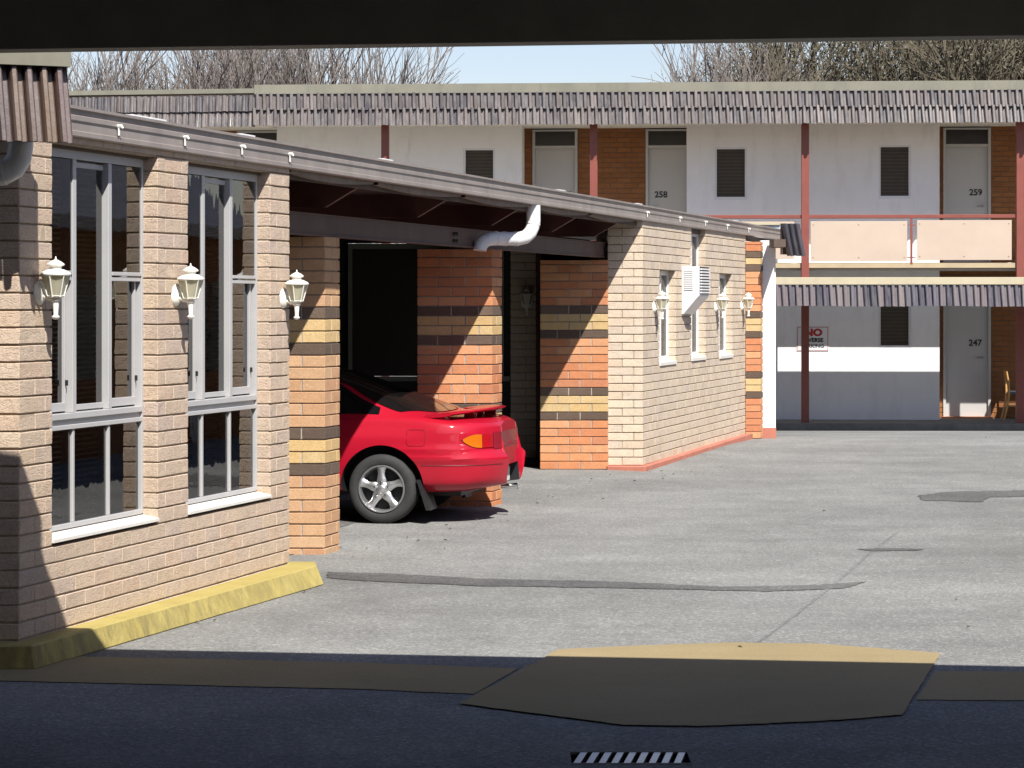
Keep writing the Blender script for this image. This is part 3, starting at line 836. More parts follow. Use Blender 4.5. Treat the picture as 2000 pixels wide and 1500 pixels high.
for (a, b, za, zb) in wins:
    W = b-a; B = C1 + U*a - N*.09
    bb = lambda s, dp, z: B + U*s - N*dp + Vector((0,0,z))
    f = MB()
    def bar(sa, sb, d0, d1, z_a, z_b): f.box(bb(sa, d0, z_a), U*(sb-sa), -N*(d1-d0), Vector((0,0,z_b-z_a)))
    zt = min(zb-.01, 2.62)
    bar(0, .045, -.008, .05, za+.04, zt); bar(W-.045, W, -.008, .05, za+.04, zt)
    bar(.045, W-.045, -.009, .05, zt-.05, zt+.001); bar(.045, W-.045, -.009, .05, za+.038, za+.085)
    bar(W/2-.022, W/2+.022, -.012, .05, za+.086, zt-.051)
    win = f.build('window', M['white_frame'], far, bevel=.002)
    for (sa, sb) in ((.045, W/2-.03), (W/2+.03, W-.045)):
        g = MB(); p0 = bb(sa, .012, za+.085); h = zt-.05-za-.085
        g.add([p0, p0+U*(sb-sa), p0+U*(sb-sa)+Vector((0,0,h)), p0+Vector((0,0,h))], [(0,1,2,3)]); g.build('pane', M['glass_clear'], win)
    c = MB()
    p0 = bb(.02, .058, za+.04); k = 22
    vs = [p0 + U*((W-.04)*i/k) - N*(.02*math.sin(i*1.9)) + Vector((0,0,dz)) for i in range(k+1) for dz in (0, zt-za-.06)]
    c.add(vs, [(2*i, 2*i+2, 2*i+3, 2*i+1) for i in range(k)]); c.build('curtain', M['curtain'] if 'curtain' in M else M['cream'], win, smooth=True)
    s = MB(); p = C1 + U*a + N*.015 + Vector((0,0,za-.01)); I = -N*.11
    s.prism([p, p+Vector((0,0,.035)), p+I+Vector((0,0,.055)), p+I], U*W); s.build('sill', M['sill'], win)
# wall piece above the third pier and dark gap
mb = MB(); mb.abox(xx(1166,27.3), xx(1187,27.3)-.01, 27.3, 27.45, 2.2, 2.62); mb.build('infill', M['beige_far'], far)
# red kerb at its foot
kr = MB()
b2 = [Vector((xx(1184,27.0), Yc-.05, 0)), Vector((C1.x+.02, Yc-.17, 0)), WP(32.9, -.10), WP(33.3,-.09), WP(33.3,.15), WP(Yc+.2,.15), Vector((xx(1184,27.0), Yc+.3, 0))]
t2 = [p_ + Vector((0,0,.085)) for p_ in b2]; n = len(b2)
t2[2].z = t2[3].z = .115
kr.add(b2 + t2, [tuple(range(n))[::-1], tuple(range(n, 2*n))] + [(i, (i+1) % n, (i+1) % n + n, i+n) for i in range(n)])
tag(kr.build('kerb', M['redkerb'], bevel=.008), 'red painted kerb at the foot of the far beige brick room', kind='structure')

# ------------------------------------------------------------------ carport back wall
cw = thing('carport_wall', (xx(900,28), 28.0, 0), 'shaded rear wall of the carport with a big dark window', 'wall')
leaf_wall(cw, 'brick_wall', (xx(997,28), 28.0), (1,0), (1047-997)*28/F, -.006, 2.60, lambda k: 'beige_far', bond=.05, mortar='mortar', perp=.008)
mb = MB(); mb.abox(xx(1047.5,28), xx(1057,28), 27.9, 28.1, 0, 2.6); mb.build('timber_post', M['rafter'], cw)
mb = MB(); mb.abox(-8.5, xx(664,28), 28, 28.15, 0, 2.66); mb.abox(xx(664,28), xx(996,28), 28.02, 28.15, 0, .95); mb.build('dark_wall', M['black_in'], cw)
mb = MB(); Y_ = 27.97
mb.abox(xx(680,Y_), xx(688,Y_), Y_, Y_+.06, .99, 2.44); mb.abox(xx(978,Y_), xx(984,Y_), Y_, Y_+.06, .99, 2.44)
mb.abox(xx(688.2,Y_), xx(977.8,Y_), Y_+.002, Y_+.06, 2.38, 2.44); mb.abox(xx(680,Y_), xx(996,Y_), Y_-.02, Y_+.06, .935, .988)
wn = mb.build('window', M['frame_green'] if 'frame_green' in M else M['roofcap'], cw)
mb = MB(); mb.add([(xx(688,Y_), Y_+.03, .99), (xx(978,Y_), Y_+.03, .99), (xx(978,Y_), Y_+.03, 2.38), (xx(688,Y_), Y_+.03, 2.38)], [(0,1,2,3)]); mb.build('pane', M['transom'], wn)
mb = MB(); mb.abox(xx(664,28), xx(679,28), 28.05, 28.1, .96, 2.6); mb.abox(xx(985,28), xx(996,28), 28.05, 28.1, .96, 2.6); mb.abox(xx(664,28), xx(996,28), 28.06, 28.12, 2.445, 2.64); mb.build('dark_panel', M['black_in'], cw)
mb = MB(); mb.abox(-.05, xx(1058,27.85)-.02, 27.80, 27.99, 0, .085); mb.build('step', M['redkerb'], cw)
mb = MB(); a = WP(16.2, 6.4); mb.box(a, U*12.6, -N*.15, Vector((0,0,2.66))); mb.build('side_wall', M['black_in'], cw)  # unseen near-black wall added to keep the carport dark

# ------------------------------------------------------------------ wall lamps
def lamp(px, py, off, axis, label, first=None, Y=None, sc=1.0, tilt=0.0):
    pass
def make_lamp(plate, nrm, label):
    """coach lantern; plate = centre of the back plate on the wall, nrm = out of the wall"""
    nrm = Vector(nrm).normalized(); side = Vector((-nrm.y, nrm.x, 0)); up = Vector((0,0,1))
    t = thing('wall_lamp', plate, label, 'wall lamp', 'white coach lanterns on the brick walls')
    P_ = Vector(plate)
    m_ = MB(); m_.lathe([(.0,.026),(.03,.025),(.047,.018),(.060,.008),(.064,0),(.064,-.002)], P_, nrm, 20)
    m_.build('back_plate', M['white_gloss'], t, smooth=True, angle=60)
    Cc = P_ + nrm*.092
    m_ = MB(); m_.tube([P_+nrm*.015+up*-.005, P_+nrm*.05+up*-.03, Cc-up*.028], [.011,.010,.010], 10); m_.build('arm', M['white_gloss'], t, smooth=True)
    a0 = math.radians(30)
    ring = lambda r, h: [Cc + up*h + (nrm*math.cos(a0+k*math.pi/3) + side*math.sin(a0+k*math.pi/3))*r for k in range(6)]
    b, tp = ring(.040, -.018), ring(.072, .092)
    fr_ = MB()
    for k in range(6):
        fr_.tube([b[k], tp[k]], .0032, 5); fr_.tube([b[k], b[(k+1) % 6]], .004, 5); fr_.tube([tp[k], tp[(k+1) % 6]], .006, 5)
    fr_.build('cage', M['white_gloss'], t)
    gl = MB(); b_, t_ = ring(.0385, -.016), ring(.0705, .091)
    gl.add(b_ + t_, [(k, (k+1) % 6, (k+1) % 6 + 6, k+6) for k in range(6)]); gl.build('lamp_glass', M['lamp_glass'], t)
    cp = MB()
    cp.lathe([(.076,.088),(.078,.094),(.070,.104),(.045,.116),(.030,.120),(.028,.132),(.044,.138),(.046,.143),(.030,.156),(.012,.165),(.005,.168),(.003,.182),(.0,.184)], Cc, up, 18)
    cp.build('cap', M['white_gloss'], t, smooth=True, angle=30)
    tl = MB()
    tl.lathe([(.0,-.135),(.012,-.133),(.020,-.125),(.021,-.119),(.012,-.113),(.0125,-.10),(.0165,-.055),(.017,-.047),(.022,-.044),(.026,-.036),(.020,-.028),(.040,-.020),(.043,-.016),(.0,-.014)], Cc, up, 16)
    tl.build('tail', M['white_gloss'], t, smooth=True, angle=40)
    bu = MB(); bu.lathe([(.013,-.012),(.014,.012),(.020,.028),(.030,.050),(.031,.062),(.026,.078),(.014,.088),(.0,.09)], Cc, up, 16); bu.build('bulb', M['bulb'], t, smooth=True)
    return t
def wall_pt(px, py):
    Y = YW(px); return WP(Y, 0, zz(py, Y))
make_lamp(wall_pt(76,572), N, 'nearest white coach lantern, on the pier left of the first tall window')
make_lamp(wall_pt(343,577), N, 'white coach lantern on the narrow pier between the two tall windows')
make_lamp(wall_pt(553,583), N, 'white coach lantern at the end of the near room, before the banded pier')
make_lamp(wall_pt(1277,600), N, 'small white coach lantern left of the far room air conditioner')
make_lamp(wall_pt(1397,600), N, 'small white coach lantern right of the far room air conditioner')
make_lamp(wall_pt(1448,598), N, 'farthest white coach lantern, beside the slim banded pier')
make_lamp(Vector((xx(1029,28), 28.0, zz(592,28))), (0,-1,0), 'unlit coach lantern in deep shade on the carport rear wall')

# ------------------------------------------------------------------ air conditioner on the far room
acY = YW(1331)
a = WP(acY)
ac = thing('air_conditioner', a + Vector((0,0,1.75)), 'white box air conditioner with sloped underside fixed to the far brick wall', 'air conditioner')
zt_, zm_, zb_ = 2.20, 1.87, 1.66
D_ = .20; Lc = .62
mb = MB()
mb.prism([a + Vector((0,0,zb_)), a + N*.02 + Vector((0,0,zb_)), a + N*D_ + Vector((0,0,zm_)), a + N*D_ + Vector((0,0,zt_)), a + Vector((0,0,zt_))], U*Lc)
mb.build('case', M['white_frame'], ac, bevel=.006)
for i in range(9):
    mb = MB(); z = zm_ + .03 + i*.033
    mb.box(a + N*(D_+.001) + U*.06 + Vector((0,0,z)), U*(Lc-.1), N*.022, Vector((0,0,.017))); mb.build('louvre', M['white_frame'], ac)
mb = MB(); mb.box(a + N*(D_+.0005) + U*.05 + Vector((0,0,zm_+.02)), U*(Lc-.08), N*.002, Vector((0,0,.31))); mb.build('coil_face', M['black'], ac)
gr = MB(); gr.box(a + N*.03 - U*.004 + Vector((0,0,1.93)), N*.10, U*.004, Vector((0,0,.24))); gr.build('grille_panel', M['grey_grille'] if 'grey_grille' in M else M['steel'], ac)
for i in range(11):
    mb = MB(); mb.box(a + N*.032 - U*.010 + Vector((0,0,1.937+i*.021)), N*.096, U*.006, Vector((0,0,.011))); mb.build('grille_slat', M['white_frame'], ac)

# ------------------------------------------------------------------ tiled awning at the left and its drain pipe
aw = thing('tiled_awning', (-2.35, 12.25, 2.56), 'red-brown ribbed tile awning with cream trim above the near brick corner', 'awning')
aa = math.radians(24)
ad = Vector((math.cos(aa), math.sin(aa), 0)); ai = Vector((-ad.y, ad.x, 0))
endp = Vector((xx(132,12.3), 12.3, 2.93))
mb = MB(); q = endp - ad*1.1 + ai*.03 + Vector((0,0,-.36)); mb.box(q, ad*1.08, ai*.06, Vector((0,0,.40))); mb.build('backing', M['fascia'], aw)
for k in range(13):
    s_ = -(k+1)*.073
    o = link('roof_tile', tile_mesh(.073, .375, .055, M['tile_red'], k % 4), aw, endp + ad*s_ + Vector((0,0,-.368)), aa)
mb = MB(); q = endp - ad*1.1 - ai*.062 + Vector((0,0,-.004)); mb.prism([q, q - ai*.006 + Vector((0,0,.10)), q + ai*.09 + Vector((0,0,.17)), q + ai*.09], ad*1.10); mb.build('trim', M['roofcap'], aw)
mb = MB(); q = endp - ad*1.1 + ai*.10 + Vector((0,0,-.02)); mb.box(q, ad*1.05, ai*.4, Vector((0,0,.05))); mb.build('awning_roof', M['fascia'], aw)
pp = thing('drain_pipe', (-2.42, 12.4, 2.4), 'fat white plastic drain elbow under the tiled awning', 'pipe')
cpt = [Vector((xx(40,12.42), 12.42, 2.60)), Vector((xx(40,12.42), 12.42, 2.55)), Vector((xx(37,12.42), 12.42, 2.50)), Vector((xx(26,12.42), 12.42, 2.455)), Vector((xx(10,12.42), 12.42, 2.432)), Vector((xx(-12,12.42), 12.42, 2.425)), Vector((xx(-120,12.42), 12.43, 2.42))]
mb = MB(); mb.tube(cpt, .062, 16); mb.build('elbow', M['pvc'], pp, smooth=True)
mb = MB()
for t_ in (0.0, .35): mb.tube([cpt[4].lerp(cpt[5], t_), cpt[4].lerp(cpt[5], t_+.22)], .0655, 16)
mb.build('collar', M['pvc'], pp, smooth=True)

# ------------------------------------------------------------------ driveway canopy overhead
dc = thing('driveway_canopy', (0, 10.9, 2.89), 'dark underside and edge beam of the driveway canopy across the top', 'canopy')
bd = Vector((1, -.136, 0)).normalized(); bi = Vector((-bd.y, bd.x, 0))
f0 = Vector((0, 10.454, 2.845)) - bd*9
mb = MB(); mb.box(f0 - bi*.16, bd*16, bi*.16, Vector((0,0,.615))); mb.build('edge_beam', M['canopy'], dc, bevel=.006)
mb = MB(); mb.box(f0 - bi*.158 + Vector((0,0,.616)), bd*7.6, bi*.156, Vector((0,0,.17))); mb.build('parapet', M['canopy'], dc, bevel=.006)  # unseen upstand added to lift the canopy's shadow on the near wall
mb = MB(); mb.box(f0 - bi*24 + Vector((0,0,.22)), bd*16, bi*23.83, Vector((0,0,.10))); mb.build('ceiling', M['canopy'], dc)
mb = MB()
for (x_, y_) in ((-6.5,10.6), (5.6,9.0), (-6.5,-8), (5.6,-8)): mb.abox(x_-.15, x_+.15, y_-.15, y_+.15, 0, 3.1)
for i, (x_, y_) in enumerate(((-6.5,10.6), (5.6,9.0), (-6.5,-8), (5.6,-8))):
    mb = MB(); mb.abox(x_-.15, x_+.15, y_-.15, y_+.15, 0, 3.1); mb.build('column', M['canopy'], dc)
mb = MB(); mb.abox(-7.5, -7.3, -12, 10.6, 0, 3.1); mb.abox(-7.3, 6.9, -12.3, -12, 0, 3.1); mb.build('rear_wall', M['canopy'], dc)

# ------------------------------------------------------------------ two-storey motel block at the back
FA = math.radians(-4.0)
FU = Vector((math.cos(FA), math.sin(FA), 0)); FV = Vector((-math.sin(FA), math.cos(FA), 0))
FO = Vector((0, 42.845, 0))
def fs(px, d):
    q = (px-1000.0)/F; c, s_ = math.cos(4*math.pi/180), math.sin(4*math.pi/180)
    return (q*(42.845 + d*c) - d*s_) / (c + q*s_)
def fp(s_, d, z=0.0): return FO + FU*s_ + FV*d + Vector((0,0,z))
def fy(px, d): return fp(fs(px, d), d).y
def fz(py, px, d): return EYE - (py-590.0)*fy(px, d)/F
def fbox(mb_, s0, s1, d0, d1, z0, z1, m=0): mb_.box(fp(s0, d0, z0), FU*(s1-s0), FV*(d1-d0), Vector((0,0,z1-z0)), m)
mot = thing('motel_block', fp(3, 0, -.15), 'long two-storey white motel block with balcony and ribbed tile eaves', 'building')
ZF0, ZF1 = -.15, 2.44          # walkway and balcony floor
ZS = 4.75                      # soffit
SL, SR = fs(-60, 0), fs(2240, 0)
RD = .70                       # depth of the door recesses
def win_hole(px0, px1, py0, py1, d=0.0): return (fs(px0,d), fs(px1,d), fz(py1,(px0+px1)/2,d), fz(py0,(px0+px1)/2,d))
def wall_panel(name, s0, s1, d, z0, z1, holes, mat, th=.16):
    """a wall with real openings"""
    mb_ = MB(); xs_ = sorted({s0, s1, *[h[0] for h in holes], *[h[1] for h in holes]})
    for a, b in zip(xs_[:-1], xs_[1:]):
        zs_ = [z0]
        for h in holes:
            if h[0] <= a+1e-6 and h[1] >= b-1e-6: zs_ += [h[2], h[3]]
        zs_.append(z1)
        for i in range(0, len(zs_), 2): fbox(mb_, a, b, d, d+th, zs_[i], zs_[i+1])
    return mb_.build(name, mat, mot)
def far_window(h, d, mat_in, frame=True):
    a, b, za, zb = h; mb_ = MB(); t = .035
    fbox(mb_, a, b, d-.02, d+.06, zb-t, zb); fbox(mb_, a, b, d-.03, d+.06, za, za+t+.012)
    fbox(mb_, a, a+t, d-.018, d+.06, za+t+.013, zb-t-.001); fbox(mb_, b-t, b, d-.018, d+.06, za+t+.013, zb-t-.001)
    wn_ = mb_.build('window', M['white_frame'], mot, bevel=.003)
    mb_ = MB(); fbox(mb_, a+t, b-t, d+.03, d+.036, za+t, zb-t); mb_.build('screen', mat_in, wn_)
    mb_ = MB(); n_ = 14
    for i in range(n_):
        z = za + t + (zb-za-2*t)*(i+.5)/n_
        fbox(mb_, a+t+.005, b-t-.005, d+.022, d+.030, z-.008, z+.008)
    mb_.build('slats', M['screen2'], wn_)
    return wn_
M['pale_concrete'] = paint('pale_concrete', (.56,.53,.47), 0.9, 0.1, 4, bumpy=0.2)
M['screen2'] = paint('brown_slats', (.085,.068,.045), 0.6, 0.1, 8)
# white walls (upper and lower), between the pairs of doors
U1 = [win_hole(905,967,289,389)]
wallsU = [(fs(541,0), fs(1019,0), U1), (fs(1341,0), fs(1835,0), [win_hole(1396,1459,287,390), win_hole(1716,1779,283,388)]), (SL, fs(215,0), [])]
for a, b, hs in wallsU:
    wall_panel('white_wall', a, b, 0, ZF1, ZS, hs, M['white_wall'])
    for h in hs: far_window(h, .03, M['screen'])
L1 = [win_hole(1396,1459,572,680), win_hole(1716,1779,572,680)]
wall_panel('white_wall', fs(1341,0), fs(1835,0), 0, ZF0-.05, ZF1-.02, L1, M['white_wall'])
for h in L1: far_window(h, .03, M['screen'])
wall_panel('white_wall', SL, fs(1200,0), 0, ZF0-.05, ZF1-.02, [], M['white_wall'])
# side returns of the white walls into the recesses
for px, sgn in ((1019,-1), (1341,1), (1835,-1), (541,1), (215,-1)):
    for (za, zb) in ((ZF1, ZS), (ZF0-.05, ZF1-.02)):
        s_ = fs(px, 0); mb_ = MB(); fbox(mb_, s_ + (0 if sgn > 0 else -.14), s_ + (.14 if sgn > 0 else 0), .162, RD+.1, za, zb)
        mb_.build('wall_return', M['white_wall'], mot)
# brown brick at the back of the recesses
def brown(px0, px1, za, zb, holes):
    s0, s1 = fs(px0, RD), fs(px1, RD); o_ = fp(s0, RD)
    hh = [(h[0]-s0, h[1]-s0, h[2], h[3]) for h in holes]
    leaf_wall(mot, 'brick_wall', (o_.x, o_.y), (FU.x, FU.y), s1-s0, za, zb, lambda k: 'brown', hh, bond=.04, mortar='mortar_dark', perp=.008, recess=.008, rough_amt=.5)
dU = lambda px0, px1: (fs(px0,RD), fs(px1,RD), ZF1-.1, 4.73)
dL = lambda px0, px1: (fs(px0,RD), fs(px1,RD), ZF0-.1, 2.2)
DOORS = [(1040,1128,'257',1103,'R',ZF1), (1261,1346,'258',1291,'L',ZF1), (1842,1935,'259',1906,'R',ZF1), (1842,1935,'247',1905,'R',ZF0), (464,546,'256',500,'L',ZF1)]
brown(1008, 1352, ZF1, ZS, [dU(1040,1128), dU(1261,1346)])
brown(1825, 2075, ZF1, ZS, [dU(1842,1935)])
brown(1825, 2075, ZF0, ZF1-.03, [dL(1842,1935)])
brown(200, 552, ZF1, ZS, [dU(464,546)])
def text_obj(txt, size, mat, parent, pos, ang, name, bold=0.0, ext=.004, align='CENTER', sx=1.0):
    cu = bpy.data.curves.new('t', 'FONT'); cu.body = txt; cu.size = size; cu.extrude = ext; cu.align_x = align; cu.align_y = 'CENTER'; cu.offset = bold; cu.resolution_u = 3
    to = bpy.data.objects.new('t', cu); COL.objects.link(to)
    bpy.context.view_layer.update()
    me = bpy.data.meshes.new_from_object(to.evaluated_get(bpy.context.evaluated_depsgraph_get()))
    bpy.data.objects.remove(to); bpy.data.curves.remove(cu)
    me.transform(Matrix.Diagonal((sx,1,1,1)))
    me.transform(Matrix.Rotation(math.radians(90), 4, 'X'))
    me.materials.clear(); me.materials.append(mat)
    o = link(name, me, parent, pos, ang)
    return o
for (p0, p1, num, pn, hand, zf) in DOORS:
    s0, s1 = fs(p0, RD), fs(p1, RD); ft = .045
    up_ = zf == ZF1
    ztop = 4.73 if up_ else 2.2
    zd = zf + 1.965
    fr_ = MB()
    fbox(fr_, s0, s0+ft, RD-.03, RD+.08, zf, ztop); fbox(fr_, s1-ft, s1, RD-.03, RD+.08, zf, ztop); fbox(fr_, s0+ft, s1-ft, RD-.028, RD+.08, zd, zd+.05); fbox(fr_, s0+ft, s1-ft, RD-.028, RD+.08, ztop-.03, ztop)
    dfr = fr_.build('door_frame', M['door'], mot, bevel=.003)
    mb_ = MB(); fbox(mb_, s0+ft+.002, s1-ft-.002, RD+.02, RD+.06, zf+.03, zd-.002); dr = mb_.build('door', M['door'], mot); dr['label'] = 'white door numbered ' + num
    mb_ = MB(); fbox(mb_, s0+ft, s1-ft, RD+.03, RD+.05, zd+.05, ztop-.03); mb_.build('transom', M['transom'], dfr)
    nz_ = {'257': zz(380,43.3), '258': zz(380,43.3), '259': fz(376,1906,RD), '247': fz(670,1905,RD), '256': zz(380,43.9)}[num]
    text_obj(num, .145, M['ink'], dr, fp(fs(pn, RD), RD+.018, nz_), FA, 'door_number', bold=.004)
    hs_ = s1-ft-.09 if hand == 'R' else s0+ft+.09
    mb_ = MB(); hz_ = zf+1.02 if not up_ else zf + .98
    mb_.tube([fp(hs_, RD+.02, hz_), fp(hs_, RD-.035, hz_)], .013, 8); mb_.tube([fp(hs_, RD-.035, hz_), fp(hs_ + (-.1 if hand == 'R' else .1), RD-.035, hz_)], .011, 8); mb_.lathe([(.0,-.001),(.028,-.001),(.028,.006),(.0,.006)], fp(hs_, RD+.02, hz_), -FV, 12)
    mb_.build('handle', M['steel'], dr, smooth=True)
    mb_ = MB(); fbox(mb_, s0-.02, s1+.02, RD-.12, RD+.07, zf-.02, zf+.028); mb_.build('threshold', M['terracotta'], mot)
# floors, soffit, roof
mb_ = MB(); fbox(mb_, SL, SR, -.90, RD+.1, ZF1-.12, ZF1); mb_.build('balcony_slab', M['pale_concrete'], mot)
mb_ = MB(); fbox(mb_, SL, SR, -.988, -.902, ZF1-.085, ZF1-.008); mb_.build('slab_edging', M['tan_slab'], mot)
mb_ = MB(); fbox(mb_, SL, SR, -.5, RD+.2, ZS, ZS+.03); fbox(mb_, fs(503,-1.1), SR, -1.29, -.502, ZS, ZS+.03); mb_.build('soffit', M['soffit'], mot)
mb_ = MB(); fbox(mb_, SL, SR, RD+.06, RD+.2, ZF0-.2, ZS); mb_.build('rear_wall', M['black_in'], mot)
mb_ = MB(); fbox(mb_, SL, SR, -.45, 7.5, ZS+.12, ZS+.5); mb_.build('roof_deck', M['fascia'], mot)
# posts
def post(px, d=-.97):
    s_ = fs(px, d); w_ = .062
    mb_ = MB(); fbox(mb_, s_-w_, s_+w_, d-.06, d+.06, ZF0, ZS+.02); mb_.build('post', M['post'], mot, bevel=.006)
for px in (752.5, 1159.5, 1572.5, 1992, 345): post(px)
# handrail and infill panels
zr = fz(423, 1700, -.97)
mb_ = MB(); a, b = fs(640,-.97), fs(2240,-.97)
fbox(mb_, a, b, -.995, -.945, zr-.03, zr+.03); mb_.build('handrail', M['post'], mot, bevel=.006)
for px in (1780, 1368, 1985+30):
    s_ = fs(px,-.97); mb_ = MB(); fbox(mb_, s_-.018, s_+.018, -.99, -.955, ZF1-.03, zr-.031)
    for z in (fz(440,1700,-.97), fz(503,1700,-.97)): fbox(mb_, s_-.07, s_+.07, -.987, -.958, z-.008, z+.008)
    mb_.build('rail_post', M['post'], mot)
for (p0, p1, t0, t1) in ((1583,1772,432,510), (1791,1976,430,508), (1377,1551,433,506), (2004,2200,429,507)):
    mb_ = MB(); d_ = -1.012; fbox(mb_, fs(p0,d_), fs(p1,d_), d_, d_+.012, fz(t1,(p0+p1)/2,d_), fz(t0,(p0+p1)/2,d_)); pn_ = mb_.build('balcony_panel', M['panel'], mot, bevel=.003)
    mb_ = MB()
    for u_ in (.03,.5,.97):
        for v_ in (.1,.92): mb_.lathe([(.0,0),(.012,.001),(.010,.007),(.0,.008)], fp(fs(p0,d_)+(fs(p1,d_)-fs(p0,d_))*u_, d_-.001, fz(t1,(p0+p1)/2,d_)+(fz(t0,(p0+p1)/2,d_)-fz(t1,(p0+p1)/2,d_))*v_), -FV, 6)
    mb_.build('bolt', M['tan_slab'], pn_)
# upper eave: cap, batten, two courses of tiles
zt0, zt1, zt2 = fz(241,1500,-1.42), fz(208,1500,-1.36), fz(179,1500,-1.28)
sS = fs(503, -1.1)
fasc = MB(); fbox(fasc, sS, SR, -1.24, -1.0, ZS+.04, zt2+.02); fasc = fasc.build('tile_fascia', M['fascia'], mot)
mb_ = MB(); fbox(mb_, sS-.02, SR, -1.30, -.8, fz(178,1500,-1.30), fz(159.5,1500,-1.30)); mb_.build('roof_cap', M['roofcap'], mot)
TW = .1115
def tile_row(parent, sa, sb, d, z, h, lean, mat, W=TW, ang=FA, org=None, fun=None):
    n_ = int(round((sb-sa)/W)); r_ = random.Random(int(z*1000))
    for i in range(n_):
        p = fun(sa+i*W) if fun else fp(sa+i*W, d)
        link('roof_tile', tile_mesh(W, h, lean, M[mat], r_.randrange(5)), parent, p + Vector((0,0,z + (r_.random()-.5)*.014)), ang).rotation_euler = ((r_.random()-.5)*.05, (r_.random()-.5)*.05, ang + (r_.random()-.5)*.06)
SV = fs(2015, -1.2)
tile_row(fasc, sS, SV, -1.27, zt1-.012, zt2-zt1+.03, .055, 'tile')
tile_row(fasc, sS-.04, SV, -1.31, zt0, zt1-zt0+.015, .085, 'tile')
def tiles_beyond(parent, s0, n_, W, d, z, h, lean, mat):
    vs_, fs2 = [], []
    for i in range(n_):
        me = tile_mesh(W, h, lean, M[mat], i % 5); b_ = len(vs_); p = fp(s0 + i*W, d, z)
        vs_ += [p + FU*v.co.x + FV*v.co.y + Vector((0,0,v.co.z)) for v in me.vertices]
        fs2 += [tuple(b_ + k for k in f.vertices) for f in me.polygons]
    m2 = MB(); m2.add(vs_, fs2); tag(m2.build('roof_tiles_beyond', M[mat], parent), kind='stuff')
tiles_beyond(fasc, sS + round((SV-sS)/TW)*TW, 30, TW, -1.27, zt1-.012, zt2-zt1+.03, .055, 'tile')
tiles_beyond(fasc, sS-.04 + round((SV-sS+.04)/TW)*TW, 30, TW, -1.31, zt0, zt1-zt0+.015, .085, 'tile')
# left continuation of the eave swings back a little and has a lower cap
LA = math.radians(-9.0); LU = Vector((math.cos(LA), math.sin(LA), 0)); LV = Vector((-math.sin(LA), math.cos(LA), 0))
LO = fp(sS, -1.24)
fl = lambda t, d=0.0: LO + LU*t + LV*d
fasc2 = MB(); fasc2.box(fl(-5.2, .02) + Vector((0,0,ZS+.04)), LU*5.18, LV*.08, Vector((0,0,zt2-ZS-.08))); fasc2 = fasc2.build('tile_fascia', M['fascia'], mot)
mb_ = MB(); mb_.box(fl(-5.2,-.05) + Vector((0,0,fz(183,500,-1.14)+.0)), LU*5.19, LV*.35, Vector((0,0,.075))); mb_.build('roof_cap', M['roofcap'], mot)
tile_row(fasc2, -36*TW, -.001, -.03, zt1-.03, zt2-zt1+.02, .055, 'tile', ang=LA, fun=lambda t: fl(t, -.03))
tile_row(fasc2, -32*TW, -.001, 0, zt0-.01, zt1-zt0+.01, .085, 'tile', ang=LA, fun=lambda t: fl(t, -.05))
mb_ = MB(); mb_.box(fl(-6, .06) + Vector((0,0,ZS-.01)), LU*5.98, LV*2.0, Vector((0,0,.028))); mb_.build('soffit', M['soffit'], mot)
# lower awning: flat deck with a tiled edge standing well in front of the posts
AD = -3.0
zb1, zb0 = fz(541.5,1750,AD), fz(556,1750,AD)
a, b = fs(1300,AD), SR
mb_ = MB(); fbox(mb_, a, b, AD-.03, AD+.06, zb0, zb1); mb_.build('awning_beam', M['cream'], mot, bevel=.004)
zA0 = fz(598,1750,AD); zA1 = zb0 - .006
mb_ = MB(); fbox(mb_, a, b, AD+.061, -1.147, zb1-.07, zb1-.012); mb_.build('awning_deck', M['fascia'], mot)
mb_ = MB(); fbox(mb_, a, b, AD+.02, AD+.058, zA0+.02, zA1); awn = mb_.build('tile_awning', M['fascia'], mot)
sA = fs(1513,AD); TA = .1045
for i in range(int((fs(2020,AD)-sA)/TA)):
    link('roof_tile', tile_mesh(TA, zA1-zA0, .05, M['tile_gloss'], i % 5), awn, fp(sA+i*TA, AD-.005, zA0 + .006*math.sin(i*12.9)), FA).rotation_euler = (.02*math.sin(i*7.7), .02*math.sin(i*5.3), FA + .03*math.sin(i*3.1))
nT_ = int((fs(2020,AD)-sA)/TA)
tiles_beyond(awn, sA + nT_*TA, 30, TA, AD-.005, zA0, zA1-zA0, .05, 'tile_gloss')
# walkway
wk = MB(); fbox(wk, SL, SR, -1.2, RD+.1, -.4, ZF0); tag(wk.build('walkway', M['concrete'], bevel=.01), 'raised concrete walkway along the foot of the motel', kind='structure')
# meter boxes on the upper wall
for (p0, p1, t0, t1) in ((777,798,270,298), (1581.5,1591,266,292)):
    mb_ = MB(); fbox(mb_, fs(p0,0), fs(p1,0), -.018, -.002, fz(t1,p0,0), fz(t0,p0,0)); mb_.build('meter_box', M['white_wall'], mot, bevel=.004)

